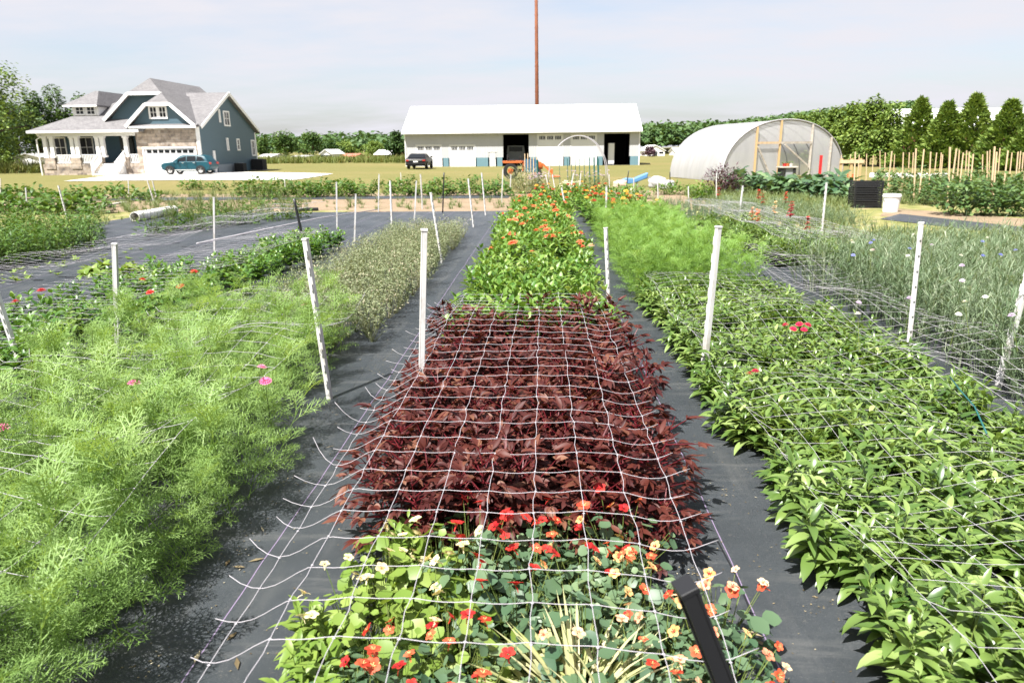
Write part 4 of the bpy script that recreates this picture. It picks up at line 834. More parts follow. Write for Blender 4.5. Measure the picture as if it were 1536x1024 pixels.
# snapdragons and pale stalks in the fourth bed
def snap(px, py, c_, label, r=.03, h=.20, z0=.55):
    p = G(px, py); z = U(.45, .6); n = 26; t = U(0, 1, n); a = U(0, 6.28, n); zz_ = z + h * t
    mb = MB().quads(*leaves(np.stack([0 * a, 0 * a, zz_], -1), a, U(.1, .7, n), .6, r * (1.3 - .6 * t), r * .9, 2, 'petal')).quads(*stems([[0, 0, 0]], [[0, 0, z + h]], .008), m=1)
    m_ = 20; t = U(.2, .9, m_); mb.quads(*leaves(np.stack([0 * t, 0 * t, z * t], -1), U(0, 6.28, m_), U(.3, 1, m_), .7, .09, .016, 3, 'lance', .2), m=2)
    o = mb.build('snapdragon', [M[c_], M['stem'], M['celosia']], smooth=True); o.location = p; tag(o, label, 'flower')
for px, py, c_, l in ((1075, 335, 'p_crimson', 'beside the short white stake'), (1134, 345, 'p_red', 'in the middle of the netted row'), (1141, 340, 'p_red', 'close behind its neighbour'), (1174, 349, 'p_red', 'paired, the shorter'), (1183, 358, 'p_red', 'paired, the larger'), (1203, 415, 'p_red', 'alone at the path edge before the cornflowers'), (1132, 375, 'p_coral', 'low at the netting edge'), (1180, 382, 'p_magenta', 'low between netting lines')):
    snap(px, py, c_, {'p_crimson': 'dark red', 'p_red': 'red', 'p_coral': 'coral', 'p_magenta': 'magenta'}[c_] + ' snapdragon spike ' + l, .055)
for px, py, l in ((1158, 362, 'peach snapdragon spike between red ones'), (1124, 372, 'pale peach snapdragon spike over the green edge')): snap(px, py, 'p_peach', l, .05)
p = jgrid(3.1, 4.3, 9.6, 14.5, .24); pr = plant_kind('snapdragon_plant', [cel_proto() for _ in range(3)], '', '', '')
for r_, _ in pr: r_.name = 'leafy_plant'; tag(r_, 'green leafy plant under the low netting beside the feathery dill', 'plant', 'green plants under the low netting')
plant_out(pr, p, (.9, 1.2)); 
pale = jgrid(2.45, 3.6, 13.4, 15.6, .4)
for i, p in enumerate(pale):
    n = 16; h = U(.4, .55); t = U(.3, 1, n); o = MB().quads(*stems([[0, 0, 0]], [[U(-.05, .05), U(-.05, .05), h]], .01)).quads(*leaves(np.stack([0 * t, 0 * t, h * t], -1), U(0, 6.28, n), U(-.4, .6, n), .8, .07, .018, 2, 'lance'), m=0).build('dry_stalk', M['straw_pale'], smooth=True)
    o.location = p; tag(o, 'dry cream coloured stalk among the green behind the dill', 'dry plant', 'dry cream stalks behind the dill')
# ---------------------------------------------------------------- trellis netting
def net(name, x0, n, y0, rows, zf, label, r=.0018, sp=.1524, ends=(.0, .0), wav=.012, cell=1, seed=1):
    g_ = np.random.default_rng(seed); mb = MB(); ph = g_.random(8) * 6.28
    def pos(x, y): return zf(x, y) + wav * .5 * (np.sin(5.1 * x + ph[0] + 2.1 * y) + np.sin(3.7 * y + ph[1] - 2.9 * x))
    ys = y0 + np.arange(rows) * sp
    sub = 4 if r > .00105 else 2
    wob = g_.normal(0, .0035, (n + 1, 64)); 
    for i in range(n + 1):                                # long strands
        yy = np.linspace(ys[0] - .12, ys[-1] + .06, (rows + 1) * sub); xx = x0 + i * sp + np.interp(yy, np.linspace(ys[0] - .2, ys[-1] + .1, 64), wob[i]) * 1.0
        mb.tube(np.stack([xx, yy, pos(xx, yy)], -1), r, 5, caps=False)
    for j, y in enumerate(ys):                            # cross strands, bellying a little between the long ones
        a, b = ends; la, lb = a * g_.uniform(.35, 1.3), b * g_.uniform(.6, 1.4)
        xx = np.linspace(x0 - la, x0 + n * sp + lb, n * sub + 1 + 2 * sub); f = (xx - x0) / sp
        ins = np.clip(f, 0, n); yy = y + g_.normal(0, .006) + .007 * np.sin(ins * 2.1 + g_.random() * 6) * .8
        zz = pos(xx, y + 0 * xx) - .006 * np.sin(math.pi * (ins % 1)) * (r > .00105) + .001
        c = g_.uniform(.2, .9); e0 = np.clip(-f * sp / max(a, 1e-6), 0, 1.3); e1 = np.clip((f - n) * sp / max(b, 1e-6), 0, 1.3)
        zz = zz + .07 * c * e0 ** 2 + .02 * c * e1; yy = yy + .10 * g_.uniform(-.1, 1) * e0 ** 1.6 + .03 * e1
        mb.tube(np.stack([xx, yy, zz], -1), r, 5, caps=True)
    if r > .00105:                                        # small knots where the strands cross
        for y in ys:
            for i in range(n + 1):
                x = x0 + i * sp + np.interp(y, np.linspace(ys[0] - .2, ys[-1] + .1, 64), wob[i]); z = float(pos(x, y)); mb.tube([(x - .004, y, z), (x, y + .001, z), (x + .004, y, z)], [.0012, .0026, .0012], 5)
    return tag(mb.build(name, M['net'], smooth=True), label, 'netting')
zmid = lambda x, y: .50 - .075 * (1 - ss(-.80, -.62, x)) - .03 * ss(.18, .42, x) - .04 * ss(4.6, 5.6, y)
net('trellis_netting', -.79, 8, 1.376 - .1524, 30, zmid, 'white square trellis netting stretched over the maroon middle bed', .0011, ends=(.11, .07), seed=3, wav=.008)
net('trellis_netting', 1.08, 8, 1.25, 42, lambda x, y: .285 + .03 * np.sin(y * 1.1) + .02 * (x - 1), 'white trellis netting lying on the celosia plants of the right bed', .0009, seed=5, ends=(.04, .1), wav=.06)
net('trellis_netting', -2.85, 9, 1.5, 28, lambda x, y: .455 + .0 * x, 'white trellis netting sunk into the feathery cosmos of the left bed', .0012, seed=8, ends=(.06, .0), wav=.09)
net('trellis_netting', -4.75, 8, 2.9, 58, lambda x, y: .37 + .0 * x, 'white trellis netting over the low leafy bed with red flowers', .0012, seed=9, wav=.03)
net('trellis_netting', 3.1, 8, 9.0, 46, lambda x, y: .48 + .0 * x, 'white trellis netting behind the cornflowers beside the dill', .0015, seed=11, wav=.03)
net('trellis_netting', 2.3, 5, 3.4, 40, lambda x, y: .36 + .0 * x, 'white trellis netting sagging over the dark path by the cornflowers', .0011, seed=12, wav=.06, ends=(.0, .05))
net('trellis_netting', -6.9, 8, 5.2, 88, lambda x, y: .30 + .0 * x, 'white trellis netting low over the bare black fabric on the left', .0013, seed=13, wav=.04)
sd = []
a_, b_ = G(300, 402), G(570, 317)
o = MB().tube([(a_[0], a_[1], .35), ((a_[0] + b_[0]) / 2, (a_[1] + b_[1]) / 2, .25), (b_[0], b_[1], .05)], .012, 6).build('white_rope', M['net'], smooth=True); tag(o, 'single white rope running along the edge of the bare fabric', 'rope')

# ---------------------------------------------------------------- stakes
def stake_mesh(nm, m, tabs=True, w_=.032):
    mb = MB(); t = .007; h = 1.0
    mb.box(-w_ / 2, w_ / 2, 0, t, 0, h).box(-w_ / 2, -w_ / 2 + t, -.024, -.0005, 0, h).box(w_ / 2 - t, w_ / 2, -.024, -.0005, 0, h).box(-w_ / 2 - .003, w_ / 2 + .003, -.027, t + .003, h + .0005, h + .012)
    if tabs:
        for i in range(9): z = .10 + i * .1; mb.box(w_ / 2 + .0005, w_ / 2 + .011, -.008, .004, z, z + .028).box(w_ / 2 + .006, w_ / 2 + .011, -.008, .004, z + .0285, z + .05)
    return bev(mb.build(nm, m), .0015, 1)
def put_stake(o, top, base, thick=1.0):
    b = G(*base); t = onY(top[0], top[1], b[1] + .02); v = Vector(t - b); L = v.length
    o.location = b; o.rotation_mode = 'QUATERNION'; o.rotation_quaternion = v.to_track_quat('Z', 'Y') @ Matrix.Rotation(0, 4, 'Z').to_quaternion(); o.scale = (thick, thick, L)
    return o
S = [((460, 360), (497, 602), 'near white stake at the path edge of the cosmos, a black rod showing over it'),
     ((170, 367), (176, 556), 'broad white stake at the far edge of the feathery cosmos'),
     ((-4, 440), (42, 578), 'leaning white stake cut by the left picture edge'),
     ((634, 347), (628, 655), 'tall upright white stake at the left corner where maroon plants meet green ones'),
     ((910, 343), (916, 486), 'white stake where the maroon plants meet the feathery dill'),
     ((1076, 342), (1051, 590), 'white stake with dark holes standing in the green celosia plants'),
     ((1384, 336), (1361, 560), 'grey white stake between the celosia and the cornflowers'),
     ((1552, 370), (1493, 588), 'leaning white stake at the right picture edge before the cornflowers'),
     ((647, 290), (664, 396), 'white stake leaning over the dusty seed-headed bed at its path corner'),
     ((320, 297), (321, 380), 'white stake alone on the bare black fabric'),
     ((504, 274), (505, 345), 'slim white stake on the bare fabric, right of the black rod'),
     ((533, 292), (531, 364), 'short white stake at the near end of the bare grey fabric'),
     ((568, 262), (567, 319), 'thin white stake reaching the end of the white rope'),
     ((585, 272), (588, 344), 'white stake behind the seed-headed bed, leaning slightly'),
     ((624, 272), (621, 332), 'white stake before the bare soil strip, left of the black rod'),
     ((601, 259), (602, 280), 'short far white stake in the potato row below the pickup'),
     ((631, 262), (634, 314), 'pale stake close behind the one before the bare soil'),
     ((703, 269), (711, 342), 'leaning white stake where the black path ends at the coral zinnias'),
     ((723, 260), (729, 324), 'slim white stake behind the leaning one at the path end'),
     ((754, 254), (752, 304), 'white stake standing before the orange tractor, at its left end'),
     ((766, 262), (765, 292), 'short white stake in front of the tractor wheel'),
     ((819, 262), (827, 300), 'left one of two white stakes before the orange loader'),
     ((829, 262), (836, 302), 'right one of two white stakes before the orange loader'),
     ((843, 282), (853, 332), 'white stake leaning among the coral zinnias'),
     ((860, 260), (851, 308), 'white stake leaning the other way behind the coral zinnias'),
     ((910, 280), (909, 346), 'white stake at the corner between coral zinnias and dill'),
     ((38, 282), (41, 322), 'white stake left of the grey plank'),
     ((88, 279), (103, 334), 'leaning white stake by the left end of the grey plank'),
     ((0, 268), (1, 300), 'white stake at the far left picture edge'),
     ((192, 268), (193, 302), 'white stake behind the white pipe'),
     ((221, 270), (233, 308), 'leaning white stake over the far end of the white pipe'),
     ((426, 259), (428, 284), 'single white stake in the potato row before the driveway tip'),
     ((871, 260), (868, 292), 'slim pale stake among the thin green posts'),
     ((914, 262), (915, 292), 'short white stake right of the teal posts'),
     ((951, 267), (951, 292), 'short white stake below the blue barrow'),
     ((987, 272), (988, 308), 'white stake in front of the white sacks'),
     ((1033, 280), (1034, 312), 'white stake at the far edge of the dill'),
     ((1075, 260), (1075, 302), 'white stake before the purple bush'),
     ((1114, 279), (1108, 326), 'white stake left of the red snapdragons'),
     ((1240, 275), (1232, 356), 'white stake between red snapdragons and black crates'),
     ((229, 272), (236, 300), 'pale stake close beside the leaning one at the pipe end')]
s0 = stake_mesh('white_stake', M['stake'])
for i, (t, b, l) in enumerate(S):
    o = s0 if i == 0 else s0.copy()
    if i: COL.objects.link(o)
    put_stake(o, t, b, 1.0 if b[1] > 400 else .9); tag(o, l, 'stake', 'white garden stakes')
o = bev(MB().box(-.02, .09, -.05, .0, .002, .012).build('foot_plate', M['stake']), .002, 1); b = G(497, 602); o.location = (0, 0, 0); o.parent = s0; o.scale = (1, 1, .9)
# black rods
def rod(top, base, label, r=.016):
    b = G(*base); t = onY(top[0], top[1], b[1]); L = np.linalg.norm(t - b)
    zz_ = np.linspace(0, 1, 9); P = b + (t - b) * zz_[:, None]
    mb = MB().tube(P, [r * (1.0 if i % 2 else 1.25) for i in range(9)], 8); return tag(mb.build('black_rod', M['black'], smooth=True), label, 'rod', 'black garden rods')
rod((441, 298), (459, 380), 'black rod leaning on the bare fabric behind the near white stake', .02)
rod((666, 259), (664, 320), 'thin straight black rod before the potato row'); rod((943, 256), (938, 292), 'leaning black rod before the blue barrow'); rod((1005, 258), (1005, 290), 'upright black rod right of the white sacks')
b = G(444, 318); e = G(478, 317); o = MB().bar(b + [0, 0, .06], e + [0, 0, .06], .10, .09).build('black_bar', M['black']); tag(bev(o, .02), 'short black bar lying across the end of the bare fabric', 'tube')  # short dark bar just above the ground, across the fabric end
# big black stake close to the camera
bs = empty('black_stake', (.60, 1.17, 0), 'blurred black plastic stake close up at the front of the middle bed', 'stake')
top = hitz(1037, 880, .86); dv = Vector((top[0] - .60, top[1] - 1.17, .86)); q = dv.to_track_quat('Z', 'Y'); bs.rotation_mode = 'QUATERNION'; bs.rotation_quaternion = q; L = dv.length
mb = MB(); mb.box(-.021, .021, 0, .007, 0, L).box(-.021, -.014, -.026, -.0003, 0, L).box(.014, .021, -.026, -.0003, 0, L)
bev(mb.build('post', M['black'], bs), .002, 2); bev(MB().box(-.0225, .0225, -.0275, .0085, L + .0005, L + .012).build('cap', M['black'], bs), .002, 2)
# ---------------------------------------------------------------- tomato stakes and plants
W = [(1283, 228, 1280, 297), (1289, 232, 1286, 272), (1276, 232, 1274, 268), (1300, 231, 1299, 271), (1320, 226, 1320, 265), (1328, 229, 1326, 274), (1338, 227, 1331, 290), (1342, 232, 1340, 265), (1355, 229, 1353, 280), (1364, 229, 1362, 272), (1370, 229, 1368, 272), (1374, 223, 1370, 303), (1386, 224, 1378, 300), (1396, 228, 1393, 288),
     (1405, 229, 1400, 276), (1412, 229, 1408, 274), (1414, 232, 1410, 280), (1425, 221, 1421, 314), (1435, 223, 1425, 297), (1439, 225, 1435, 280), (1445, 229, 1438, 290), (1450, 226, 1447, 278), (1454, 228, 1451, 282), (1460, 231, 1454, 292), (1474, 232, 1473, 275), (1481, 227, 1480, 282), (1485, 225, 1483, 270), (1492, 220, 1485, 309), (1495, 228, 1489, 301), (1500, 222, 1496, 274), (1512, 226, 1503, 298), (1518, 229, 1513, 276), (1527, 228, 1522, 287), (1531, 227, 1527, 275), (1535, 229, 1531, 280), (1541, 224, 1533, 300), (1310, 233, 1308, 266), (1262, 233, 1261, 268)]
w0 = bev(MB().box(-.019, .019, -.019, .019, 0, 1).build('wooden_stake', M['pale_wood']), .003, 1)
near = sorted(W, key=lambda q: -q[3])
nl = {0: 'pale wooden tomato stake standing nearest the bare soil edge, alone and upright', 1: 'pale wooden tomato stake second nearest the soil edge, tall and leaning right', 2: 'pale wooden tomato stake in the front row just right of the white bucket'}
for i, q in enumerate(near):
    o = w0 if i == 0 else w0.copy()
    if i: COL.objects.link(o)
    put_stake(o, q[:2], q[2:]); tag(o, nl.get(i, 'pale wooden stake in the crowd of stakes over the tomato plants'), 'stake', 'wooden stakes in the tomato patch')
def bush_temp(n, h, r_, L, w_, prof='lance', droop=(.2, 1.0)):
    a = U(0, 6.28, n); rr = r_ * np.sqrt(U(0, 1, n)); z = h * np.clip(U(.12, 1, n), 0, 1) * (1 - .45 * (rr / r_) ** 2); b = np.stack([rr * np.cos(a), rr * np.sin(a), z], -1)
    return leaves(b, a + U(-1.1, 1.1, n), U(-.2, 1.0, n), U(*droop, n), L * U(.6, 1.2, n), w_ * U(.7, 1.2, n), 3, prof, .15, U(-.5, .5, n)), stems(np.zeros((14, 3)), b[:14], .012)
def bush_kind(name, m, nvar, label, cat, group, *a, **k_):
    out = []
    for _ in range(nvar):
        f, s = bush_temp(*a, **k_); out.append([(name, MB().quads(*f).quads(*s, m=1), [m, M['stem']])])
    return plant_kind(name, out, label, cat, group)
tp = []
for px, py in [(x, y) for y in (322, 308, 297, 286, 279) for x in range(1330, 1600, 24)]:
    if py == 322 and px < 1410: continue
    if py == 308 and px < 1360: continue
    p = G(px + U(-6, 6), py + (px - 1430) * .03 + U(-1.5, 1.5)); tp.append(p)
plant_out(bush_kind('tomato_plant', M['tomato'], 4, 'bushy green tomato plant among the pale wooden stakes', 'plant', 'tomato plants among the stakes', 170, .72, .36, .15, .075), tp, (.8, 1.2), .08)
# ---------------------------------------------------------------- kale row, potato rows, left bushes
kp = [G(1100 + i * 13.5 + U(-3, 3), 288 + i * 1.05 + U(-2, 1)) for i in range(14)] + [G(1108 + i * 15 + U(-3, 3), 281 + i * .9) for i in range(12)]
plant_out(bush_kind('kale_plant', M['kale'], 4, 'broad leaved blue green kale plant in the row before the hoop house', 'vegetable', 'kale plants in the row before the hoop house', 55, .62, .28, .34, .20, 'ovate', (.4, 1.4)), kp, (.9, 1.25), .1)
pp = [G(px + U(-5, 5), 296.5 - (px - 380) * .008 + U(-1, 1)) for px in range(372, 752, 15) if not 560 < px < 590] + [G(px + U(-6, 6), 285 - (px - 380) * .006 + U(-1.5, 1.5)) for px in range(280, 760, 26)]
plant_out(bush_kind('potato_plant', M['bush'], 4, 'low dark green potato plant in the row across the end of the garden', 'vegetable', 'potato plants across the garden end', 110, .5, .34, .16, .085, 'ovate'), pp, (.85, 1.35), .08)
lp = [G(px + U(-6, 6), py + U(-3, 3)) for px, py in [(x, 318 + 2 * (x % 3)) for x in range(-10, 150, 17)] + [(x, 300) for x in range(-10, 240, 20)]]
plant_out(bush_kind('squash_plant', M['bush'], 3, 'leafy dark green plant in the far left rows beyond the bushy bed', 'vegetable', 'leafy plants in the far left rows', 90, .5, .36, .17, .10, 'ovate'), lp, (.8, 1.25), .08)
lb = []
for py, x1 in ((404, 30), (394, 70), (384, 112), (376, 140), (368, 148), (360, 152), (352, 152), (345, 148)):
    for px in range(-60, x1 - 6, 24): lb.append(G(px + U(-6, 6), py - (px - x1) * .09 + U(-2, 2)))
plant_out(bush_kind('bushy_plant', M['bush'], 4, 'upright bushy green plant in the dense bed at the left picture edge', 'plant', 'bushy plants in the dense left bed', 190, .62, .22, .085, .032), lb, (.75, 1.1), .08)
wp = [G(px + U(-8, 8), 350 - (px - 240) * .115 + U(-4, 4)) for px in range(225, 455, 9)] + [G(px + U(-8, 8), 333 - (px - 240) * .10 + U(-6, 4)) for px in range(265, 450, 10)]
vr = []
for _ in range(4):
    f = cornfl(.6); f2 = bush_temp(60, .3, .2, .12, .04)[0]; vr.append([('tall_weed', MB().quads(*f).quads(*f2, m=1), [M['weed'], M['bush']])])
plant_out(plant_kind('tall_weed', vr, 'tall thin stemmed weed on the fabric edge between white pipe and black rod', 'weed', 'tall weeds at the fabric edge'), wp, (.7, 1.3), .1)
# ground cover: grass tufts at the edges
tt = []
for _ in range(3):
    n = 26; a = U(0, 6.28, n); tt.append(leaves(np.stack([.06 * np.cos(a) * U(0, 1, n), .06 * np.sin(a) * U(0, 1, n), 0 * a], -1), U(0, 6.28, n), U(.7, 1.4, n), U(.3, 1.2, n), U(.10, .26, n), .008, 2, 'strap'))
p = np.concatenate([jgrid(-22, -9.6, 9, 24, .55, .5), jgrid(-16, 4, 19.2, 24, .75, .5), jgrid(-24, -4, 26.6, 29, .5, .5), (lambda q: q[(q[:, 1] > 20) | (q[:, 0] < .42 * q[:, 1]) | (q[:, 1] < 13.6)])(jgrid(4.9, 14, 9, 26, .26, .5))])
stuff(field_mesh('grass_tufts', tt, p, M['weed'], (.6, 1.6), .1), 'scattered grass and weed tufts around the beds', 'grass')
tl = [];
for _ in range(3):
    n = 40; a = U(0, 6.28, n); tl.append(leaves(np.stack([.5 * np.cos(a) * U(0, 1, n), .5 * np.sin(a) * U(0, 1, n), 0 * a], -1), U(0, 6.28, n), U(1.0, 1.5, n), U(.1, .6, n), U(.5, 1.1, n), .06, 2, 'strap'))
p = np.concatenate([jgrid(-75, 0, 104, 120, 1.5, .5), jgrid(-75, -2, 120, 150, 3, .5), jgrid(-60, -40, 66, 74, 1.2, .5), jgrid(24, 40, 95, 125, 2, .5)]); stuff(field_mesh('field_grass', tl, p, M['field'], (.8, 1.4), .05), 'tall grass of the far field behind the lawn', 'grass')
# seedlings in the fabric holes, lettuce-pale patch, hole tears, litter
sl0 = []
for i in range(70):
    px = U(-20, 220); py = U(372, 428); 
    if py < 372 + (px - 60) * -.05: continue
    p = hitz(px, py, .02); sl0.append(p)
vr = []
for _ in range(3):
    n = 7; a = np.arange(n) * 2.4; vr.append([('seedling', MB().quads(*leaves(np.zeros((n, 3)), a, U(.4, 1.1, n), .6, U(.05, .09, n), .03, 3, 'ovate', .2)), [M['nast_pale']])])
plant_out(plant_kind('seedling', vr, 'tiny pale green seedling in a hole of the bare left fabric', 'seedling', 'seedlings in the fabric holes'), sl0[:60], (.6, 1.2))
lt = [hitz(U(110, 225), U(402, 424), .02) for _ in range(18)]
vr = []
for _ in range(3):
    n = 16; a = np.arange(n) * 2.4; vr.append([('lettuce_plant', MB().quads(*leaves(np.zeros((n, 3)), a, U(.5, 1.2, n), .8, U(.12, .2, n), .08, 3, 'ovate', .2)), [M['nast_pale']])])
plant_out(plant_kind('lettuce_plant', vr, 'pale yellow green leafy rosette beyond the broad white stake', 'vegetable', 'pale leafy rosettes beyond the broad white stake'), lt, (.8, 1.2))
mb = MB()
for i in range(130):
    p = hitz(U(-30, 420), U(352, 425), .021); s = U(.03, .07); mb.box(p[0] - s, p[0] + s, p[1] - s * .35, p[1] + s * .35, .0195, .0215)
o = mb.build('fabric_burn_holes', mat('hole_soil', (.008, .007, .006), .9, .1)); stuff(o, 'dark burnt planting holes in the fabric', 'holes')
P = np.concatenate([np.column_stack([U(-1.45, -.75, 260), U(1.2, 6, 260)]), np.column_stack([U(.55, 1.05, 140), U(1.2, 6, 140)]), np.column_stack([U(2.6, 3.1, 60), U(3, 8, 60)])]); cen = P[rng.integers(0, len(P), 26)]; P = np.concatenate([P, np.repeat(cen, 16, 0) + rng.normal(0, .05, (26 * 16, 2))])
husk = [hitz(*q, .0225)[:2] for q in ((345, 838), (372, 842), (368, 850), (300, 975), (340, 960), (355, 985), (1112, 945), (1132, 958), (690, 605), (668, 612), (600, 665), (612, 700))]; P = np.concatenate([P, husk]); n = len(P); V = leaves(np.column_stack([P, 0 * P[:, 0] + .0225]), U(0, 6.28, n), 0.12, .2, np.where(np.arange(n) >= n - 12, U(.04, .07, n), U(.004, .014, n) * np.where(U(0, 1, n) > .96, 4, 1)), np.where(np.arange(n) >= n - 12, .018, U(.003, .008, n)), 2, 'ovate', .1); stuff(MB().quads(*V).build('leaf_litter', M['crumb']), 'small dry leaf crumbs on the black path fabric', 'litter')
# drip tube on the right path
pts_ = [G(*q) + [0, 0, .014] for q in ((1075, 815), (1105, 872), (1128, 930), (1152, 985), (1160, 1040))]; tag(MB().tube(pts_, .006, 6).build('drip_tube', M['hose'], smooth=True), 'thin black drip tube along the right path', 'tube')
pts_ = [hitz(*q, .42) for q in ((1425, 565), (1440, 585), (1462, 610), (1480, 650))]; tag(MB().tube(pts_, .004, 5).build('green_string', M['green_post'], smooth=True), 'loose teal string hanging in the celosia netting', 'string')
# ---------------------------------------------------------------- pipe, plank, bucket, crates
a, b = G(203, 333), G(262, 322); o = MB(); tt_ = np.linspace(0, 6.2832, 25); d = nrm(b - a)
k_ = 20; ang = np.arange(k_) / k_ * 2 * math.pi; ax_ = nrm(np.cross(d, [0, 0, 1.0])); rad = .12
ring = lambda c, r: c + r * (ax_[None] * np.cos(ang)[:, None] + np.array([0, 0, 1.0]) * np.sin(ang)[:, None])
for r0, r1, p, q in ((rad, rad, a, b), (rad * .85, rad * .85, b, a), (rad, rad * .85, a, a), (rad, rad * .85, b, b)):
    V = np.concatenate([ring(p + [0, 0, rad], r0), ring(q + [0, 0, rad], r1)]); j = np.arange(k_); o.quads(V, np.stack([j, (j + 1) % k_, k_ + (j + 1) % k_, k_ + j], -1))
tag(o.build('white_pipe', M['pvc'], smooth=True), 'thick white plastic pipe lying between weeds on the left', 'pipe')
a, b = G(104, 322), G(188, 308); tag(bev(MB().bar(a + [0, 0, .07], b + [0, 0, .10], .14, .05).build('grey_plank', M['grey_wood']), .006), 'long weathered plank lying behind the bushy left bed', 'plank')
p = G(1335, 318.5); s_ = mpp(p); bk = empty('white_bucket', p, 'white plastic bucket standing right of the black crates', 'bucket')
h, r = 27 * s_, 12.3 * s_; q = MB(); prof = [(r * .84, 0), (r * .86, .02), (r * .97, h * .86), (r * 1.06, h * .86), (r * 1.06, h * .92), (r, h * .92), (r, h), (r * .93, h), (r * .8, .03)]
k_ = 24; ang = np.arange(k_) / k_ * 2 * math.pi; j = np.arange(k_)
for (r0, z0), (r1, z1) in zip(prof[:-1], prof[1:]):
    V = np.concatenate([np.stack([rr * np.cos(ang), rr * np.sin(ang), 0 * ang + zz_], -1) for rr, zz_ in ((r0, z0), (r1, z1))]); q.quads(V, np.stack([j, (j + 1) % k_, k_ + (j + 1) % k_, k_ + j], -1))
q.quads(np.concatenate([[[0, 0, .03]], np.stack([r * .8 * np.cos(ang), r * .8 * np.sin(ang), 0 * ang + .03], -1)]), np.stack([0 * j, 1 + j, 1 + (j + 1) % k_], -1)); q.build('body', M['white'], bk)
t = np.linspace(-.1, math.pi + .1, 14); MB().tube(np.stack([r * 1.07 * np.cos(t), -r * .35 * np.sin(t) - .02, h * .9 - h * .55 * np.sin(t)], -1), .006, 6).build('handle', M['grey_metal'], bk, True)
p = G(1302, 313); s_ = mpp(p); cw, ch_ = 40 * s_, 41 * s_ / 4
lab = ('lowest of the stack of four', 'second from the bottom of the stack of four', 'third from the bottom of the stack of four', 'topmost of the stack of four')
for i in range(4):
    c = empty('black_crate', (p[0] + U(-.015, .015), p[1] + .25, p[2] + i * ch_), 'black slatted crate by the white bucket, ' + lab[i], 'crate', 'black crates stacked by the bucket', R(-6) + U(-.02, .02))
    q = MB(); x, y, z = cw / 2, cw * .36, ch_ - .006
    for sx_ in (-1, 1):
        for sy in (-1, 1): q.box(sx_ * (x - .02) - .02, sx_ * (x - .02) + .02, sy * (y - .02) - .02, sy * (y - .02) + .02, 0, z)
    q.box(-x + .04, x - .04, -y + .04, y - .04, .005, .02); q.build('frame', M['black'], c)
    for sy in (-1, 1):
        q = MB()
        for t in (.03, .37, .70): q.box(-x + .041, x - .041, sy * (y - .012) - .006, sy * (y - .012) + .006, z * t, z * t + z * .22)
        q.build('side_panel', M['black'], c)
    for sx_ in (-1, 1):
        q = MB()
        for t in (.03, .37, .70): q.box(sx_ * (x - .012) - .006, sx_ * (x - .012) + .006, -y + .041, y - .041, z * t, z * t + z * .22)
        q.build('end_panel', M['black'], c)
# barrow and sacks
p = G(950, 280); u = mpp(p); wb = empty('blue_barrow', p, 'blue tipped garden barrow beyond the orange zinnias', 'wheelbarrow'); wb.scale = (.85,) * 3
tub = MB(); 
for i, (xx, zz_, hw_) in enumerate(()): pass
V = []; A0 = [(-.6, .15), (-.1, .16), (.35, .32), (.7, .46), (.74, .74), (.42, .62), (0, .44), (-.4, .46), (-.64, .38)]
bev(tub.prism(A0, 'y', -.32, .32).build('tub', M['blue_plastic'], wb), .05, 3); wheel(wb, -.75, -.06, .2, .12); q = MB()
for sy in (-.25, .25): q.bar((-.7, sy, .12), (.9, sy, .5), .04, .04); q.bar((.2, sy, 0), (.2, sy, .3), .04, .04)
q.build('frame', M['grey_metal'], wb)
def sack(px, py, w_, h_, label, m):
    p = G(px, py); bm_ = bmesh.new(); bmesh.ops.create_icosphere(bm_, subdivisions=3, radius=1)
    g_ = np.random.default_rng(int(px)); ph = g_.random(6) * 6.28
    for v in bm_.verts:
        x, y, z = v.co; f = 1 + .12 * math.sin(3 * x + ph[0]) * math.sin(4 * y + ph[1]) + .08 * math.sin(7 * z + ph[2] + 3 * x); sg = lambda q: math.copysign(abs(q) ** .7, q)
        v.co = (sg(x) * f * w_ / 2, sg(y) * f * w_ * .35, max(0, (sg(z) * f * .5 + .46)) * h_)
    me = bpy.data.meshes.new('sack'); bm_.to_mesh(me); bm_.free(); me.materials.append(m); me.polygons.foreach_set('use_smooth', [True] * len(me.polygons)); o = bpy.data.objects.new('sack', me); COL.objects.link(o); o.location = p; tag(o, label, 'sack', 'sacks beyond the orange zinnias')
sack(985, 282, .75, .5, 'white sack with folds beside the upright black rod, larger one', mat('sack_white', (.42, .41, .42), .7, .2)); sack(1001, 284, .6, .38, 'small white sack at the foot of the upright black rod', bpy.data.materials['sack_white']); sack(930, 282, .6, .35, 'tan pink sack in front of the blue barrow', mat('tan_sack', (.55, .40, .32), .85, .2))
# ---------------------------------------------------------------- posts, arch and teal mesh by the tall plants
a, b, t = G(828, 276), G(905, 274), None; tp_ = onY(866, 203, a[1]); n = 24; tt_ = np.linspace(0, math.pi, n); mid = (a + b) / 2; rx = np.linalg.norm(b - a) / 2; rz = tp_[2] - a[2]
P = np.stack([mid[0] - rx * np.cos(tt_), 0 * tt_ + mid[1], mid[2] + rz * np.sin(tt_) ** .8], -1)
ar = empty('garden_arch', mid, 'slender white pipe arch standing between the tractor and the barn doors', 'arch'); MB().tube(P - mid, .022, 8).build('front_hoop', M['net'], ar, True); MB().tube(P - mid + [0, 1.0, 0], .022, 8).build('rear_hoop', M['net'], ar, True)
MB().bar((0, 0, rz), (0, 1.0, rz), .03, .03).build('ridge_bar', M['net'], ar)
gp = MB().box(-.03, .03, -.025, .025, 0, 1).build('metal_post', M['green_post']); first = True
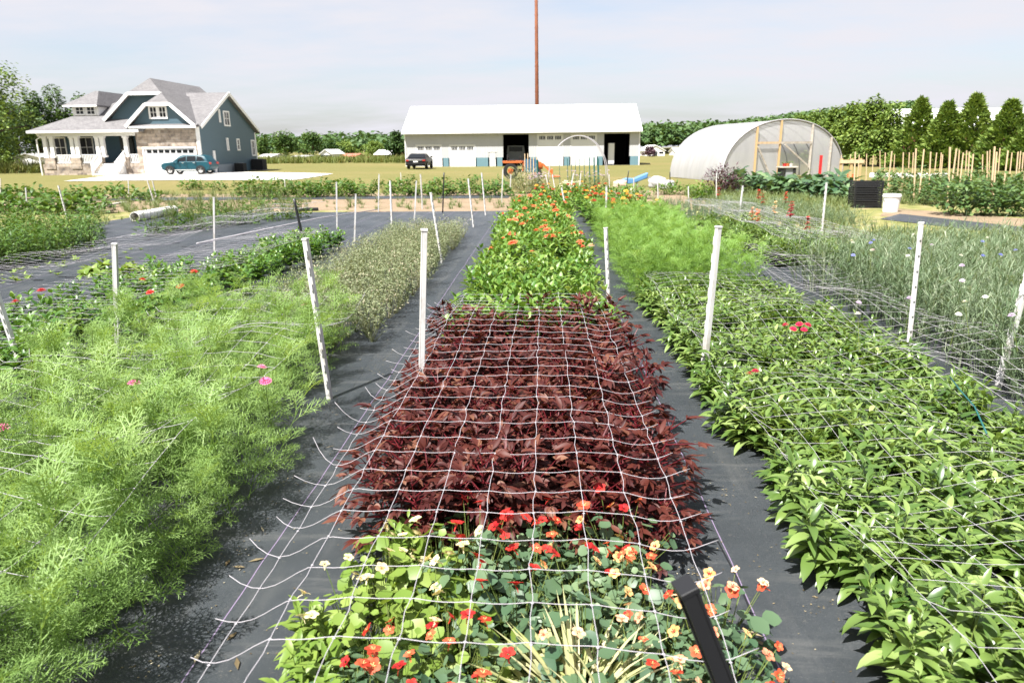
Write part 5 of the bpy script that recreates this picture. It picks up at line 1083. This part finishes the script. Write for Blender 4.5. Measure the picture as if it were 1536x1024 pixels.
for (x, yt, yb_, w_), l in zip(((806, 240, 283, 1.4), (884, 236, 280, .8), (891, 236, 280, 1.1), (897, 238, 281, 1.3), (851, 238, 278, .5), (869, 238, 278, .45), (876, 236, 279, .5), (839, 240, 278, .35), (857, 246, 279, .4), (863, 240, 279, .4)),
    ('thick teal post right of the feathery silver bush', 'slim teal post before the second tall barn door', 'dark green post, middle one of the teal three', 'teal post with white tip, rightmost of the teal three', 'thin post before the blue barn panel', 'thin post left of the second barn door windows', 'thin post beside the teal three', 'very thin post under the arch left side', 'thin post with dark tip beneath the arch', 'thin post in the middle beneath the arch')):
    o = gp if first else gp.copy()
    if not first: COL.objects.link(o)
    first = False; put_stake(o, (x, yt), (x + 1, yb_), w_); tag(o, l, 'post', 'thin posts by the arch')
p = G(796, 276); pn = empty('teal_screen', (p[0], p[1] + .6, p[2]), 'blue teal mesh screen behind the silver bush, stuck with pale sticks', 'screen'); u = mpp(p); MB().box(-10 * u, 10 * u, -.02, .02, 16 * u, 36 * u).build('mesh_panel', mat('teal_mesh', (.05, .13, .22), .7, .2), pn)
for i in range(5): x = (-9 + 4.4 * i) * u; MB().box(x - .02, x + .02, -.06, -.021, 0, (44 if i < 2 else 38) * u).build('stick', M['pale_wood'], pn)
def tall_plant(name, px, py, wpx, hpx, m, n, label, cat, leafL=.14, lw=.04, prof='lance', flower=None):
    p = G(px, py); u = mpp(p); r = wpx * u / 2; h = hpx * u; a = U(0, 6.28, n); rr = r * np.sqrt(U(0, 1, n)); z = h * U(.1, 1, n) * (1 - .35 * (rr / r) ** 2) * U(.8, 1.08, n); b = np.stack([rr * np.cos(a), rr * np.sin(a), z], -1)
    mb = MB().quads(*leaves(b, a + U(-1, 1, n), U(-.1, 1.2, n), U(.2, 1.2, n), leafL * U(.6, 1.3, n), lw, 3, prof, .1)).quads(*stems(np.column_stack([b[:30, :2] * .3, 0 * b[:30, 2]]), b[:30], .014), m=1); ms_ = [m, M['stem']]
    if flower:
        k2 = 34; i_ = rng.integers(0, n, k2); V, Q, C = double_flower(.06); mb.quads(*spread_copies(V, Q, C, b[i_] * [1, 1, .0] + np.column_stack([0 * b[i_, :2], h * U(.75, 1.08, k2)]), U(0, 6, k2), U(.6, 1.1, k2)), m=2); ms_.append(M[flower])
    o = mb.build(name, ms_, smooth=True); o.location = p; return tag(o, label, cat)
tall_plant('feathery_bush', 787, 290, 56, 40, M['statice'], 1500, 'silvery feathery bush in front of the tractor and teal screen', 'bush', .2, .02)
tall_plant('flowering_bush', 808, 292, 34, 30, M['statice'], 500, 'lilac flowered bush at the foot of the thick teal post', 'bush', .18, .03, flower='p_lilac')
tall_plant('flowering_bush', 880, 288, 64, 30, M['weed'], 900, 'pale pink flowered tall bush before the thin posts', 'bush', .16, .03, flower='p_lilac')
tall_plant('flowering_bush', 856, 300, 34, 26, M['zinnia'], 500, 'white flowered bush behind the coral zinnias', 'bush', .14, .04, flower='p_white')
tall_plant('purple_bush', 1083, 292, 58, 46, M['purple_bush'], 900, 'dark purple airy bush before the hoop house corner', 'bush', .16, .05, 'ovate')
tall_plant('leafy_bush', 1050, 300, 40, 26, M['zinnia'], 400, 'yellow green leafy bush left of the purple bush', 'bush', .15, .06, 'ovate')
tall_plant('leafy_bush', 1010, 292, 60, 18, M['bush'], 400, 'low green bush around the white sacks', 'bush', .15, .06, 'ovate')
tall_plant('leafy_bush', 940, 298, 70, 20, M['zinnia_dark'], 500, 'green bush in front of the tipped blue barrow', 'bush', .15, .06, 'ovate')
# pale wooden rack beside the hoop house
p = G(1273, 272); u = mpp(p); rk = empty('wooden_rack', (p[0], p[1], p[2]), 'pale wooden rack with thick crossbeam between hoop house and stakes', 'rack')
for x in (-14, 1, 14): MB().box(x * u - .06, x * u + .06, -.06, .06, 0, 33 * u).build('leg', M['yellow_wood'], rk)
bev(MB().box(-17 * u, 19 * u, -.1, -.061, 26 * u, 31 * u).build('crossbeam', M['pale_wood'], rk), .01)
p = G(1270, 270); q = empty('orange_pot', (p[0], p[1] - .5, p[2]), 'round orange pot at the foot of the wooden rack', 'pot'); MB().tube([(0, 0, 0), (0, 0, .1), (0, 0, .28), (0, 0, .3)], [.12, .16, .2, .17], 16).build('body', M['orange'], q, True); MB().tube([(0, 0, .302), (0, 0, .33)], .21, 16).build('rim', M['orange'], q)
a, b = onY(1305, 265, 36), onY(1420, 270, 36); z = float(T(20, 36)); tag(bev(MB().bar((a[0], 36, z + .35), (b[0], 36, z + .3), .2, .22).build('white_beam', M['white']), .02), 'long white beam lying behind the tomato stakes', 'beam')
# ---------------------------------------------------------------- hoop house
fL, fR = G(1082, 272), G(1262, 267.5); fL = fL + 0; d_ = fR - fL; d_[2] = 0; wid = np.linalg.norm(d_); ex = d_ / wid; ey = np.array([-ex[1], ex[0], 0]); mid = (fL + fR) / 2
top = onY(1172, 181, mid[1]); hh = top[2] - mid[2] + .05; bL = G(1018, 269.5)
back = bL - fL; back[2] = 0; LEN = 7.5; ey = nrm(np.array([back[0], back[1] + 4.2, 0]))
hp = empty('hoop_house', mid, 'translucent white plastic hoop house with wooden framed end wall', 'greenhouse')
nA = 28; th = np.linspace(0, math.pi, nA); arch = np.stack([-np.cos(th) * wid / 2, np.sin(th) ** .82 * hh], -1)
A3 = lambda s, off=0.0, sc=1.0: ex[None] * (arch[:, :1] * sc) + np.array([0, 0, 1.0]) * (arch[:, 1:] * sc) + ey * (s + off)
mb = MB(); ns = 14
for i in range(ns):
    V = np.concatenate([A3(LEN * i / ns), A3(LEN * (i + 1) / ns)]); j = np.arange(nA - 1); mb.quads(V, np.stack([j, j + 1, nA + j + 1, nA + j], -1))
mb.build('cover', M['film'], hp, True)
for i in range(6): MB().tube(A3(.04 + (LEN - .08) * i / 5, 0, .992), .028, 8).build('hoop', M['grey_metal'], hp, True)
MB().tube(np.array([[0, 0, hh * .985] + ey * s for s in (0, LEN)]), .025, 8).build('ridge_pipe', M['grey_metal'], hp, True)
def on_end(x, z, s=0.0): return ex * x + np.array([0, 0, z]) + ey * s
zat = lambda x: np.interp(x, arch[:, 0], arch[:, 1])
x0d, x1d, hd_ = -.06 * wid, .20 * wid, hh * .62
ew = MB(); xs_ = np.linspace(-wid / 2, wid / 2, 41)
for a, b in zip(xs_[:-1], xs_[1:]):
    lo = hd_ if (a + b) / 2 > x0d and (a + b) / 2 < x1d else 0
    if zat((a + b) / 2) > lo: ew.poly([on_end(a, min(lo, zat(a)), .02), on_end(b, min(lo, zat(b)), .02), on_end(b, zat(b), .02), on_end(a, zat(a), .02)], [(0, 1, 2, 3)])
ew.build('end_wall', M['film'], hp)
e2 = MB()
for a, b in zip(xs_[:-1], xs_[1:]): e2.poly([on_end(a, 0, LEN - .02), on_end(b, 0, LEN - .02), on_end(b, zat(b), LEN - .02), on_end(a, zat(a), LEN - .02)], [(3, 2, 1, 0)])
e2.build('rear_wall', M['film'], hp)
for x, m_ in ((-.25 * wid, 'yellow_wood'), (x0d, 'yellow_wood'), (x1d, 'grey_wood'), (.37 * wid, 'grey_wood')): MB().bar(on_end(x, 0, -.05), on_end(x, zat(x) - .03, -.05), .10, .10, up=(1, 0, 0)).build('end_post', M[m_], hp)
MB().bar(on_end(-.25 * wid, hd_, -.11), on_end(x0d, hd_, -.11), .03, .12).build('end_rail', M['pale_wood'], hp); MB().bar(on_end(x0d, hd_, -.11), on_end(x1d, hd_, -.11), .03, .12).build('end_rail', M['grey_wood'], hp)
MB().bar(on_end(-.24 * wid, hd_ * .9, -.13), on_end(-.11 * wid, .05, -.13), .03, .1).build('end_brace', M['grey_wood'], hp); MB().bar(on_end(x0d + .3, hd_ * .95, -.13), on_end(x1d - .1, hd_ * .35, -.13), .03, .1).build('end_brace', M['grey_wood'], hp)
MB().tube(A3(0, -.03, 1.004), .035, 8).build('end_hoop', M['net'], hp, True)
p = G(1172, 276); u = mpp(p); tb_ = empty('potting_bench', (p[0], p[1] - .6, p[2]), 'dark potting bench with small plants standing in the hoop house doorway', 'bench'); bev(MB().box(-13 * u, 13 * u, -.3, .3, 24 * u, 26 * u).build('bench_top', M['grey_wood'], tb_), .01)
for x in (-9, 9): MB().box(x * u - .06, x * u + .06, -.25, .25, 0, 24 * u).build('leg', M['rubber'], tb_)
MB().box(-3 * u, 11 * u, -.2, .2, 4 * u, 23.5 * u).build('cabinet', M['grey_metal'], tb_)
for i, x in enumerate((-4, 0, 5)):
    o = empty('plant_pot', (p[0] + x * u, p[1] - .6, p[2] + 26 * u), ('red', 'terracotta', 'pale')[i] + ' little pot standing on the potting bench', 'pot'); MB().tube([(0, 0, 0), (0, 0, .14)], [.07, .1], 12).build('body', (M['red'], M['orange'], M['pvc'])[i], o); f = bush_temp(16, .1, .08, .1, .04)[0]; MB().quads(f[0] + [0, 0, .13], f[1], f[2]).build('foliage', M['bush'], o, True)
p0, p1 = onY(1229, 267, float(p[1]) - .3), onY(1232, 233, float(p[1]) - .3); tag(MB().bar(p0, p1, .12, .06, up=(0, 1, 0)).build('red_pole', M['red']), 'red pole standing before the hoop house end wall', 'pole')
# ---------------------------------------------------------------- trees
def crown(clusters, n, leaf, seed, squash=1.0):
    """clusters: (x,y,z,rx,rz); leaf clumps fill each one's outer volume"""
    g_ = np.random.default_rng(seed); cs = np.array(clusters, float); wgt = cs[:, 3] ** 2 * cs[:, 4]; wgt /= wgt.sum()
    i = g_.choice(len(cs), n, p=wgt); d = nrm(g_.normal(size=(n, 3))); r = g_.uniform(.35, 1, n) ** .45 * (1 + .22 * g_.normal(size=n) * .6)
    P = cs[i, :3] + d * r[:, None] * np.stack([cs[i, 3], cs[i, 3], cs[i, 4]], -1)
    az_ = np.arctan2(d[:, 1], d[:, 0]) + g_.uniform(-1, 1, n)
    return leaves(P, az_, g_.uniform(-.6, .7, n), g_.uniform(.2, .9, n), leaf * g_.uniform(.6, 1.35, n), leaf * .62 * g_.uniform(.6, 1.2, n), 2, 'ovate', .0, g_.uniform(-.9, .9, n))
def tree(px, py_base, py_top, wpx, m, label, seed, n=2600, leaf=.42, Y=None, group=None, name='tree', low=.22, nc=16):
    p = G(px, py_base) if Y is None else None
    if p is None: p = onY(px, py_base, Y); p = np.array([p[0], Y, float(T(p[0], Y))])
    u = mpp(p); top = onY(px, py_top, p[1]); h = top[2] - p[2]; rw = wpx * u / 2; g_ = np.random.default_rng(seed)
    t = empty(name, p, label, 'tree', group); cl = []
    for k_ in range(nc):
        z = h * g_.uniform(low + .12, .88); f = math.sin(math.pi * min(1, max(.1, (z / h - low + .22) / (1.12 - low)))) ** .7; a = g_.uniform(0, 6.28); q = rw * f * g_.uniform(.25, .82)
        rr = rw * g_.uniform(.24, .42); cl.append((q * math.cos(a), q * math.sin(a), z, rr, min(rr * .8, h * .2)))
    cl.append((0, 0, h * .55, rw * .45, h * .3)); cl.append((g_.uniform(-.1, .1) * rw, 0, h * .88, rw * .3, h * .12))
    V, Q, C = crown(cl, n, leaf, seed); MB().quads(V, Q, C).build('crown', m, t, True)
    tr_ = MB(); r = max(.1, h * .028); tr_.tube([(0, 0, -.1), (.02 * h, 0, h * .25), (0, .01 * h, h * .5), (.01 * h, 0, h * .75)], [r, r * .75, r * .5, r * .2], 9)
    for q in cl[:8]: tr_.tube([(0, 0, h * .28), (q[0] * .5, q[1] * .5, (h * .3 + q[2]) / 2), (q[0], q[1], q[2])], [r * .45, r * .3, r * .1], 6)
    tr_.build('trunk', M['bark'], t, True); return t
tree(-26, 246, 62, 190, M['tree_c'], 'tall loose pale green tree at the left picture edge beside the house', 21, 6500, .34, Y=68, nc=26, low=.12)
tree(-40, 246, 150, 130, M['tree_b'], 'dark tree filling the gap under the pale green one at the left edge', 22, 3600, .4, Y=74, low=.05)
tree(30, 243, 150, 90, M['tree_b'], 'dark green tree left of the white shed, below the pale tree', 23, 5200, .4, Y=88, low=.05)
tree(62, 243, 134, 62, M['tree_b'], 'dark tree behind the porch end of the house, second from the pale tree', 24, 5200, .4, Y=92, low=.05)
tree(98, 243, 124, 74, M['tree_a'], 'tallest dark tree behind the porch roof', 25, 6000, .42, Y=95, low=.05)
tree(136, 243, 138, 60, M['tree_a'], 'dark tree mostly hidden behind the dormer', 26, 4200, .42, Y=96, low=.05)
tree(8, 243, 196, 70, M['tree_c'], 'lower light green tree behind the white shed', 27, 2600, .4, Y=84, low=.02)
for i, (px, yt, w_, l) in enumerate(((430, 194, 54, 'broad dark tree right of the blue house wall, the larger of two'), (470, 198, 52, 'broad dark tree close right of the larger one'), (498, 210, 36, 'smaller tree at the right shoulder of the dark pair'), (596, 196, 30, 'ragged tree at the left corner of the barn'), (396, 206, 30, 'green tree just behind the back corner of the house'), (520, 209, 44, 'low green tree left of the salmon roof shed'), (560, 212, 40, 'low light tree right of the salmon roof shed'))):
    tree(px, 238, yt, w_, M['tree_a' if i in (0, 1, 4) else 'tree_b' if i < 4 else 'tree_c'], l, 40 + i, 2200, .55 if i < 3 else .5, Y=150 + 8 * i if i != 3 else 118, low=.03)
# arborvitae row
def conifer(px, py_base, py_top, wpx, seed, label, n=3800):
    p = G(px, py_base); u = mpp(p); top = onY(px, py_top, p[1]); h = top[2] - p[2]; rw = wpx * u / 2; g_ = np.random.default_rng(seed)
    t = empty('arborvitae', p, label, 'tree', 'arborvitae trees behind the stakes')
    zt = g_.uniform(.02, 1, n) ** 1.25; a = g_.uniform(0, 6.28, n); lob = 1 + .22 * np.sin(a * 5 + zt * 17) + .12 * np.sin(a * 3 - zt * 29 + 1.3)
    r = rw * (1 - zt) ** .88 * np.minimum(1, .8 + zt * 2) * lob * g_.uniform(.45, 1.1, n) ** .45 + .03; P = np.stack([r * np.cos(a), r * np.sin(a), zt * h * .985], -1)
    V = leaves(P, a + g_.uniform(-.7, .7, n), g_.uniform(.1, 1.2, n), g_.uniform(-.2, .6, n), .45 * g_.uniform(.6, 1.3, n), .19, 2, 'lance', 0, g_.uniform(-1.2, 1.2, n))
    MB().quads(*V).build('crown', M['cedar'], t, True); MB().tube([(0, 0, -.1), (0, 0, h * .9)], [.16, .03], 8).build('trunk', M['bark'], t); return t
CN = [(1502, 254, 152, 60, 'right of the tallest, spire shaped, its top thin'), (1449, 252, 143, 62, 'tallest of the separate spires'), (1410, 252, 155, 54, 'slim one left of the tallest spire'), (1370, 251, 149, 56, 'leftmost of the separate spires'), (1536, 256, 190, 52, 'lowest, at the right picture edge')]
for i, (px, yb_, yt, w_, l) in enumerate(CN): conifer(px, yb_, yt, w_ * 1.3, 60 + i, 'green arborvitae behind the stakes, ' + l, 5200)
for i, (px, yb_, yt, w_, mm, l) in enumerate(((1330, 250, 150, 62, 'cedar', 'bushy light green tree at the right end of the joined hedge'), (1300, 249, 141, 66, 'tree_c', 'highest and fullest tree of the joined hedge'), (1272, 248, 152, 60, 'cedar', 'light green tree left of the highest in the hedge'), (1246, 247, 158, 56, 'tree_c', 'rounded hedge tree over the right shoulder of the hoop house'),
    (1220, 246, 163, 54, 'cedar', 'rounded hedge tree over the right slope of the hoop house'), (1194, 245, 168, 52, 'tree_c', 'low far end tree of the hedge above the hoop house ridge'), (1316, 250, 178, 64, 'cedar', 'low full shrubby tree filling the hedge foot, right part'), (1284, 249, 184, 64, 'cedar', 'low full shrubby tree filling the hedge foot, middle part'), (1256, 248, 188, 60, 'cedar', 'low full shrubby tree filling the hedge foot, left part'))):
    tree(px, yb_, yt, w_, M[mm], l, 90 + i, 3400, .36, low=-.02, nc=22, group='joined hedge trees')
# ---------------------------------------------------------------- wooded ridge and far treeline: masses nobody could count
def wood(name, pts, hgt, wid_, seed, m, label, nq=46, leaf=1.6):
    g_ = np.random.default_rng(seed); mb = MB(); P = np.asarray(pts, float); n = len(P); h = hgt * g_.uniform(.75, 1.2, n); w_ = wid_ * g_.uniform(.75, 1.25, n)
    d = nrm(g_.normal(size=(n, nq, 3))); d[..., 2] = np.abs(d[..., 2]) * 1.1 - .25; r = g_.uniform(.6, 1, (n, nq, 1)) ** .5
    Q = P[:, None] + d * r * np.stack([w_, w_, h * .5], -1)[:, None] + np.stack([0 * h, 0 * h, h * .5], -1)[:, None]; Q = Q.reshape(-1, 3); k_ = len(Q)
    az_ = np.arctan2(d[..., 1], d[..., 0]).ravel() + g_.uniform(-1, 1, k_); V, F, C = leaves(Q, az_, g_.uniform(-.5, .7, k_), .5, leaf * g_.uniform(.6, 1.3, k_), leaf * .75, 2, 'ovate', 0, g_.uniform(-.9, .9, k_))
    C = np.clip(np.repeat(g_.random(n), nq * 6) * .6 + C * .4, 0, 1); return stuff(mb.quads(V, F, C).build(name, m, smooth=True), label, 'forest')
pts = []; g_ = np.random.default_rng(5)
hill_h = lambda x, y: 13 * ss(250, 360, y) * ss(20, 190, x - (y - 300) * .1)
for _ in range(2300):
    y = g_.uniform(225, 400); x = g_.uniform(.10 * y, .50 * y); pts.append((x, y, -.4 + hill_h(x, y)))
struct(MB().quads(*(lambda X, Y: (np.stack([X, Y, hill_h(X, Y) - .6], -1).reshape(-1, 3), np.stack([(i := (np.arange(19)[:, None] * 24 + np.arange(23)[None]).ravel()), i + 1, i + 25, i + 24], -1)))(*np.meshgrid(np.linspace(-10, 520, 24), np.linspace(222, 460, 20)))).build('hill', M['lawn'], smooth=True))
wood('wooded_ridge', pts, 9.5, 4.4, 5, M['far'], 'wooded ridge beyond barn and hoop house')
pts = [(g_.uniform(-.62, -.02) * y, y, -.4) for y in g_.uniform(215, 300, 620)]
wood('far_treeline', pts, 7.0, 4.2, 6, M['far'], 'low far treeline between house and barn')
# ---------------------------------------------------------------- small far buildings
def shed(name, px0, px1, py_base, py_eave, py_top, Y, dep, wall_m, roof_m, label, cat='building', ridge='x', door=True, glass=2):
    A = onY(px0, py_base, Y); B = onY(px1, py_base, Y); xm = (A[0] + B[0]) / 2; z0 = float(T(xm, Y)) - .05; hw_ = (B[0] - A[0]) / 2; he = onY((px0 + px1) / 2, py_eave, Y)[2] - z0; ht = onY((px0 + px1) / 2, py_top, Y)[2] - z0
    t = empty(name, (xm, Y, z0), label, cat); b_ = MB(); b_.box(-hw_, hw_, 0, dep, 0, he)
    o_ = .25; r_ = MB()
    if ridge == 'x':
        for xa in (-hw_, hw_ - .1): b_.prism([(0, he + .001), (dep, he + .001), (dep / 2, ht - .05)], 'x', xa, xa + .1)
        r_.slab([(-hw_ - o_, -o_, he), (hw_ + o_, -o_, he), (hw_ + o_, dep / 2, ht), (-hw_ - o_, dep / 2, ht)], .12); r_.slab([(-hw_ - o_, dep + o_, he), (-hw_ - o_, dep / 2, ht), (hw_ + o_, dep / 2, ht), (hw_ + o_, dep + o_, he)], .12)
    else:
        for ya in (0, dep - .1): b_.prism([(-hw_, he + .001), (hw_, he + .001), (0, ht - .05)], 'y', ya, ya + .1)
        r_.slab([(-hw_ - o_, -o_, he), (0, -o_, ht), (0, dep + o_, ht), (-hw_ - o_, dep + o_, he)], .12); r_.slab([(hw_ + o_, -o_, he), (hw_ + o_, dep + o_, he), (0, dep + o_, ht), (0, -o_, ht)], .12)
    b_.build('wall', wall_m, t); r_.build('roof', roof_m, t)
    if door: MB().box(-.55, .55, -.06, -.003, 0, min(2.1, he * .85)).build('door', M['darkdoor'], t)
    for i in range(glass):
        x = hw_ * (-.62 if i == 0 else .62); MB().box(x - .5, x + .5, -.05, -.003, he * .45, he * .8).build('window', M['glass'], t)
    return t
salmon = mat('salmon_roof', (.5, .17, .12), .8, .2); brown = mat('brown_wall', (.14, .06, .04), .8, .2); grn = mat('green_roof', (.12, .25, .22), .6, .3); pgrey = mat('grey_roof', (.4, .39, .38), .7, .2)
shed('garden_shed', 22, 62, 246, 236, 229.5, 84, 4, M['white'], pgrey, 'small white garden shed left of the house under dark trees', 'shed', 'y', False, 0)
shed('cottage', -6, 14, 243, 238, 230, 92, 6, M['pvc'], grn, 'low cottage with green roof at the left picture edge', 'cottage')
shed('bungalow', 386, 407, 240, 235.5, 231, 130, 8, M['white'], pgrey, 'white bungalow peeping out behind the blue house corner', 'house')
shed('cottage', 438, 462, 240.5, 235, 233, 138, 6, M['white'], pgrey, 'white cottage under the broad dark trees', 'house')
shed('bungalow', 481, 497, 237.5, 231, 224, 140, 9, M['white'], M['white'], 'white bungalow right of the broad dark trees', 'house', 'y')
shed('farm_shed', 512, 534, 240, 235, 230.5, 134, 6, M['pvc'], salmon, 'pale shed with a salmon red roof in the far field', 'shed')
shed('open_shed', 563, 590, 240, 231.5, 224.5, 128, 9, brown, M['white'], 'dark open shed with a white roof left of the barn', 'shed', 'x', True, 0)
shed('low_shelter', 545, 566, 240, 237.5, 235, 126, 5, brown, salmon, 'low brown shelter beside the dark open shed', 'shed')
shed('farmhouse', 968, 997, 234.5, 226, 217.5, 175, 14, M['white'], M['white'], 'white farmhouse at the foot of the wooded ridge next to the barn', 'house', 'y')
shed('farmhouse', 1014, 1030, 233.5, 228, 221.5, 180, 10, M['white'], M['white'], 'white cottage between farmhouse and hoop house', 'house')
tree(974, 234, 220, 20, M['purple_bush'], 'dark purple leaved tree before the white farmhouse', 71, 900, .5, Y=165, low=.02)
shed('greenhouse_barn', 1345, 1620, 215, 190, 155.5, 122, 30, brown, M['barn_roof'], 'long low barn with white roof and brown wall behind the arborvitae', 'barn', 'x', False, 0)
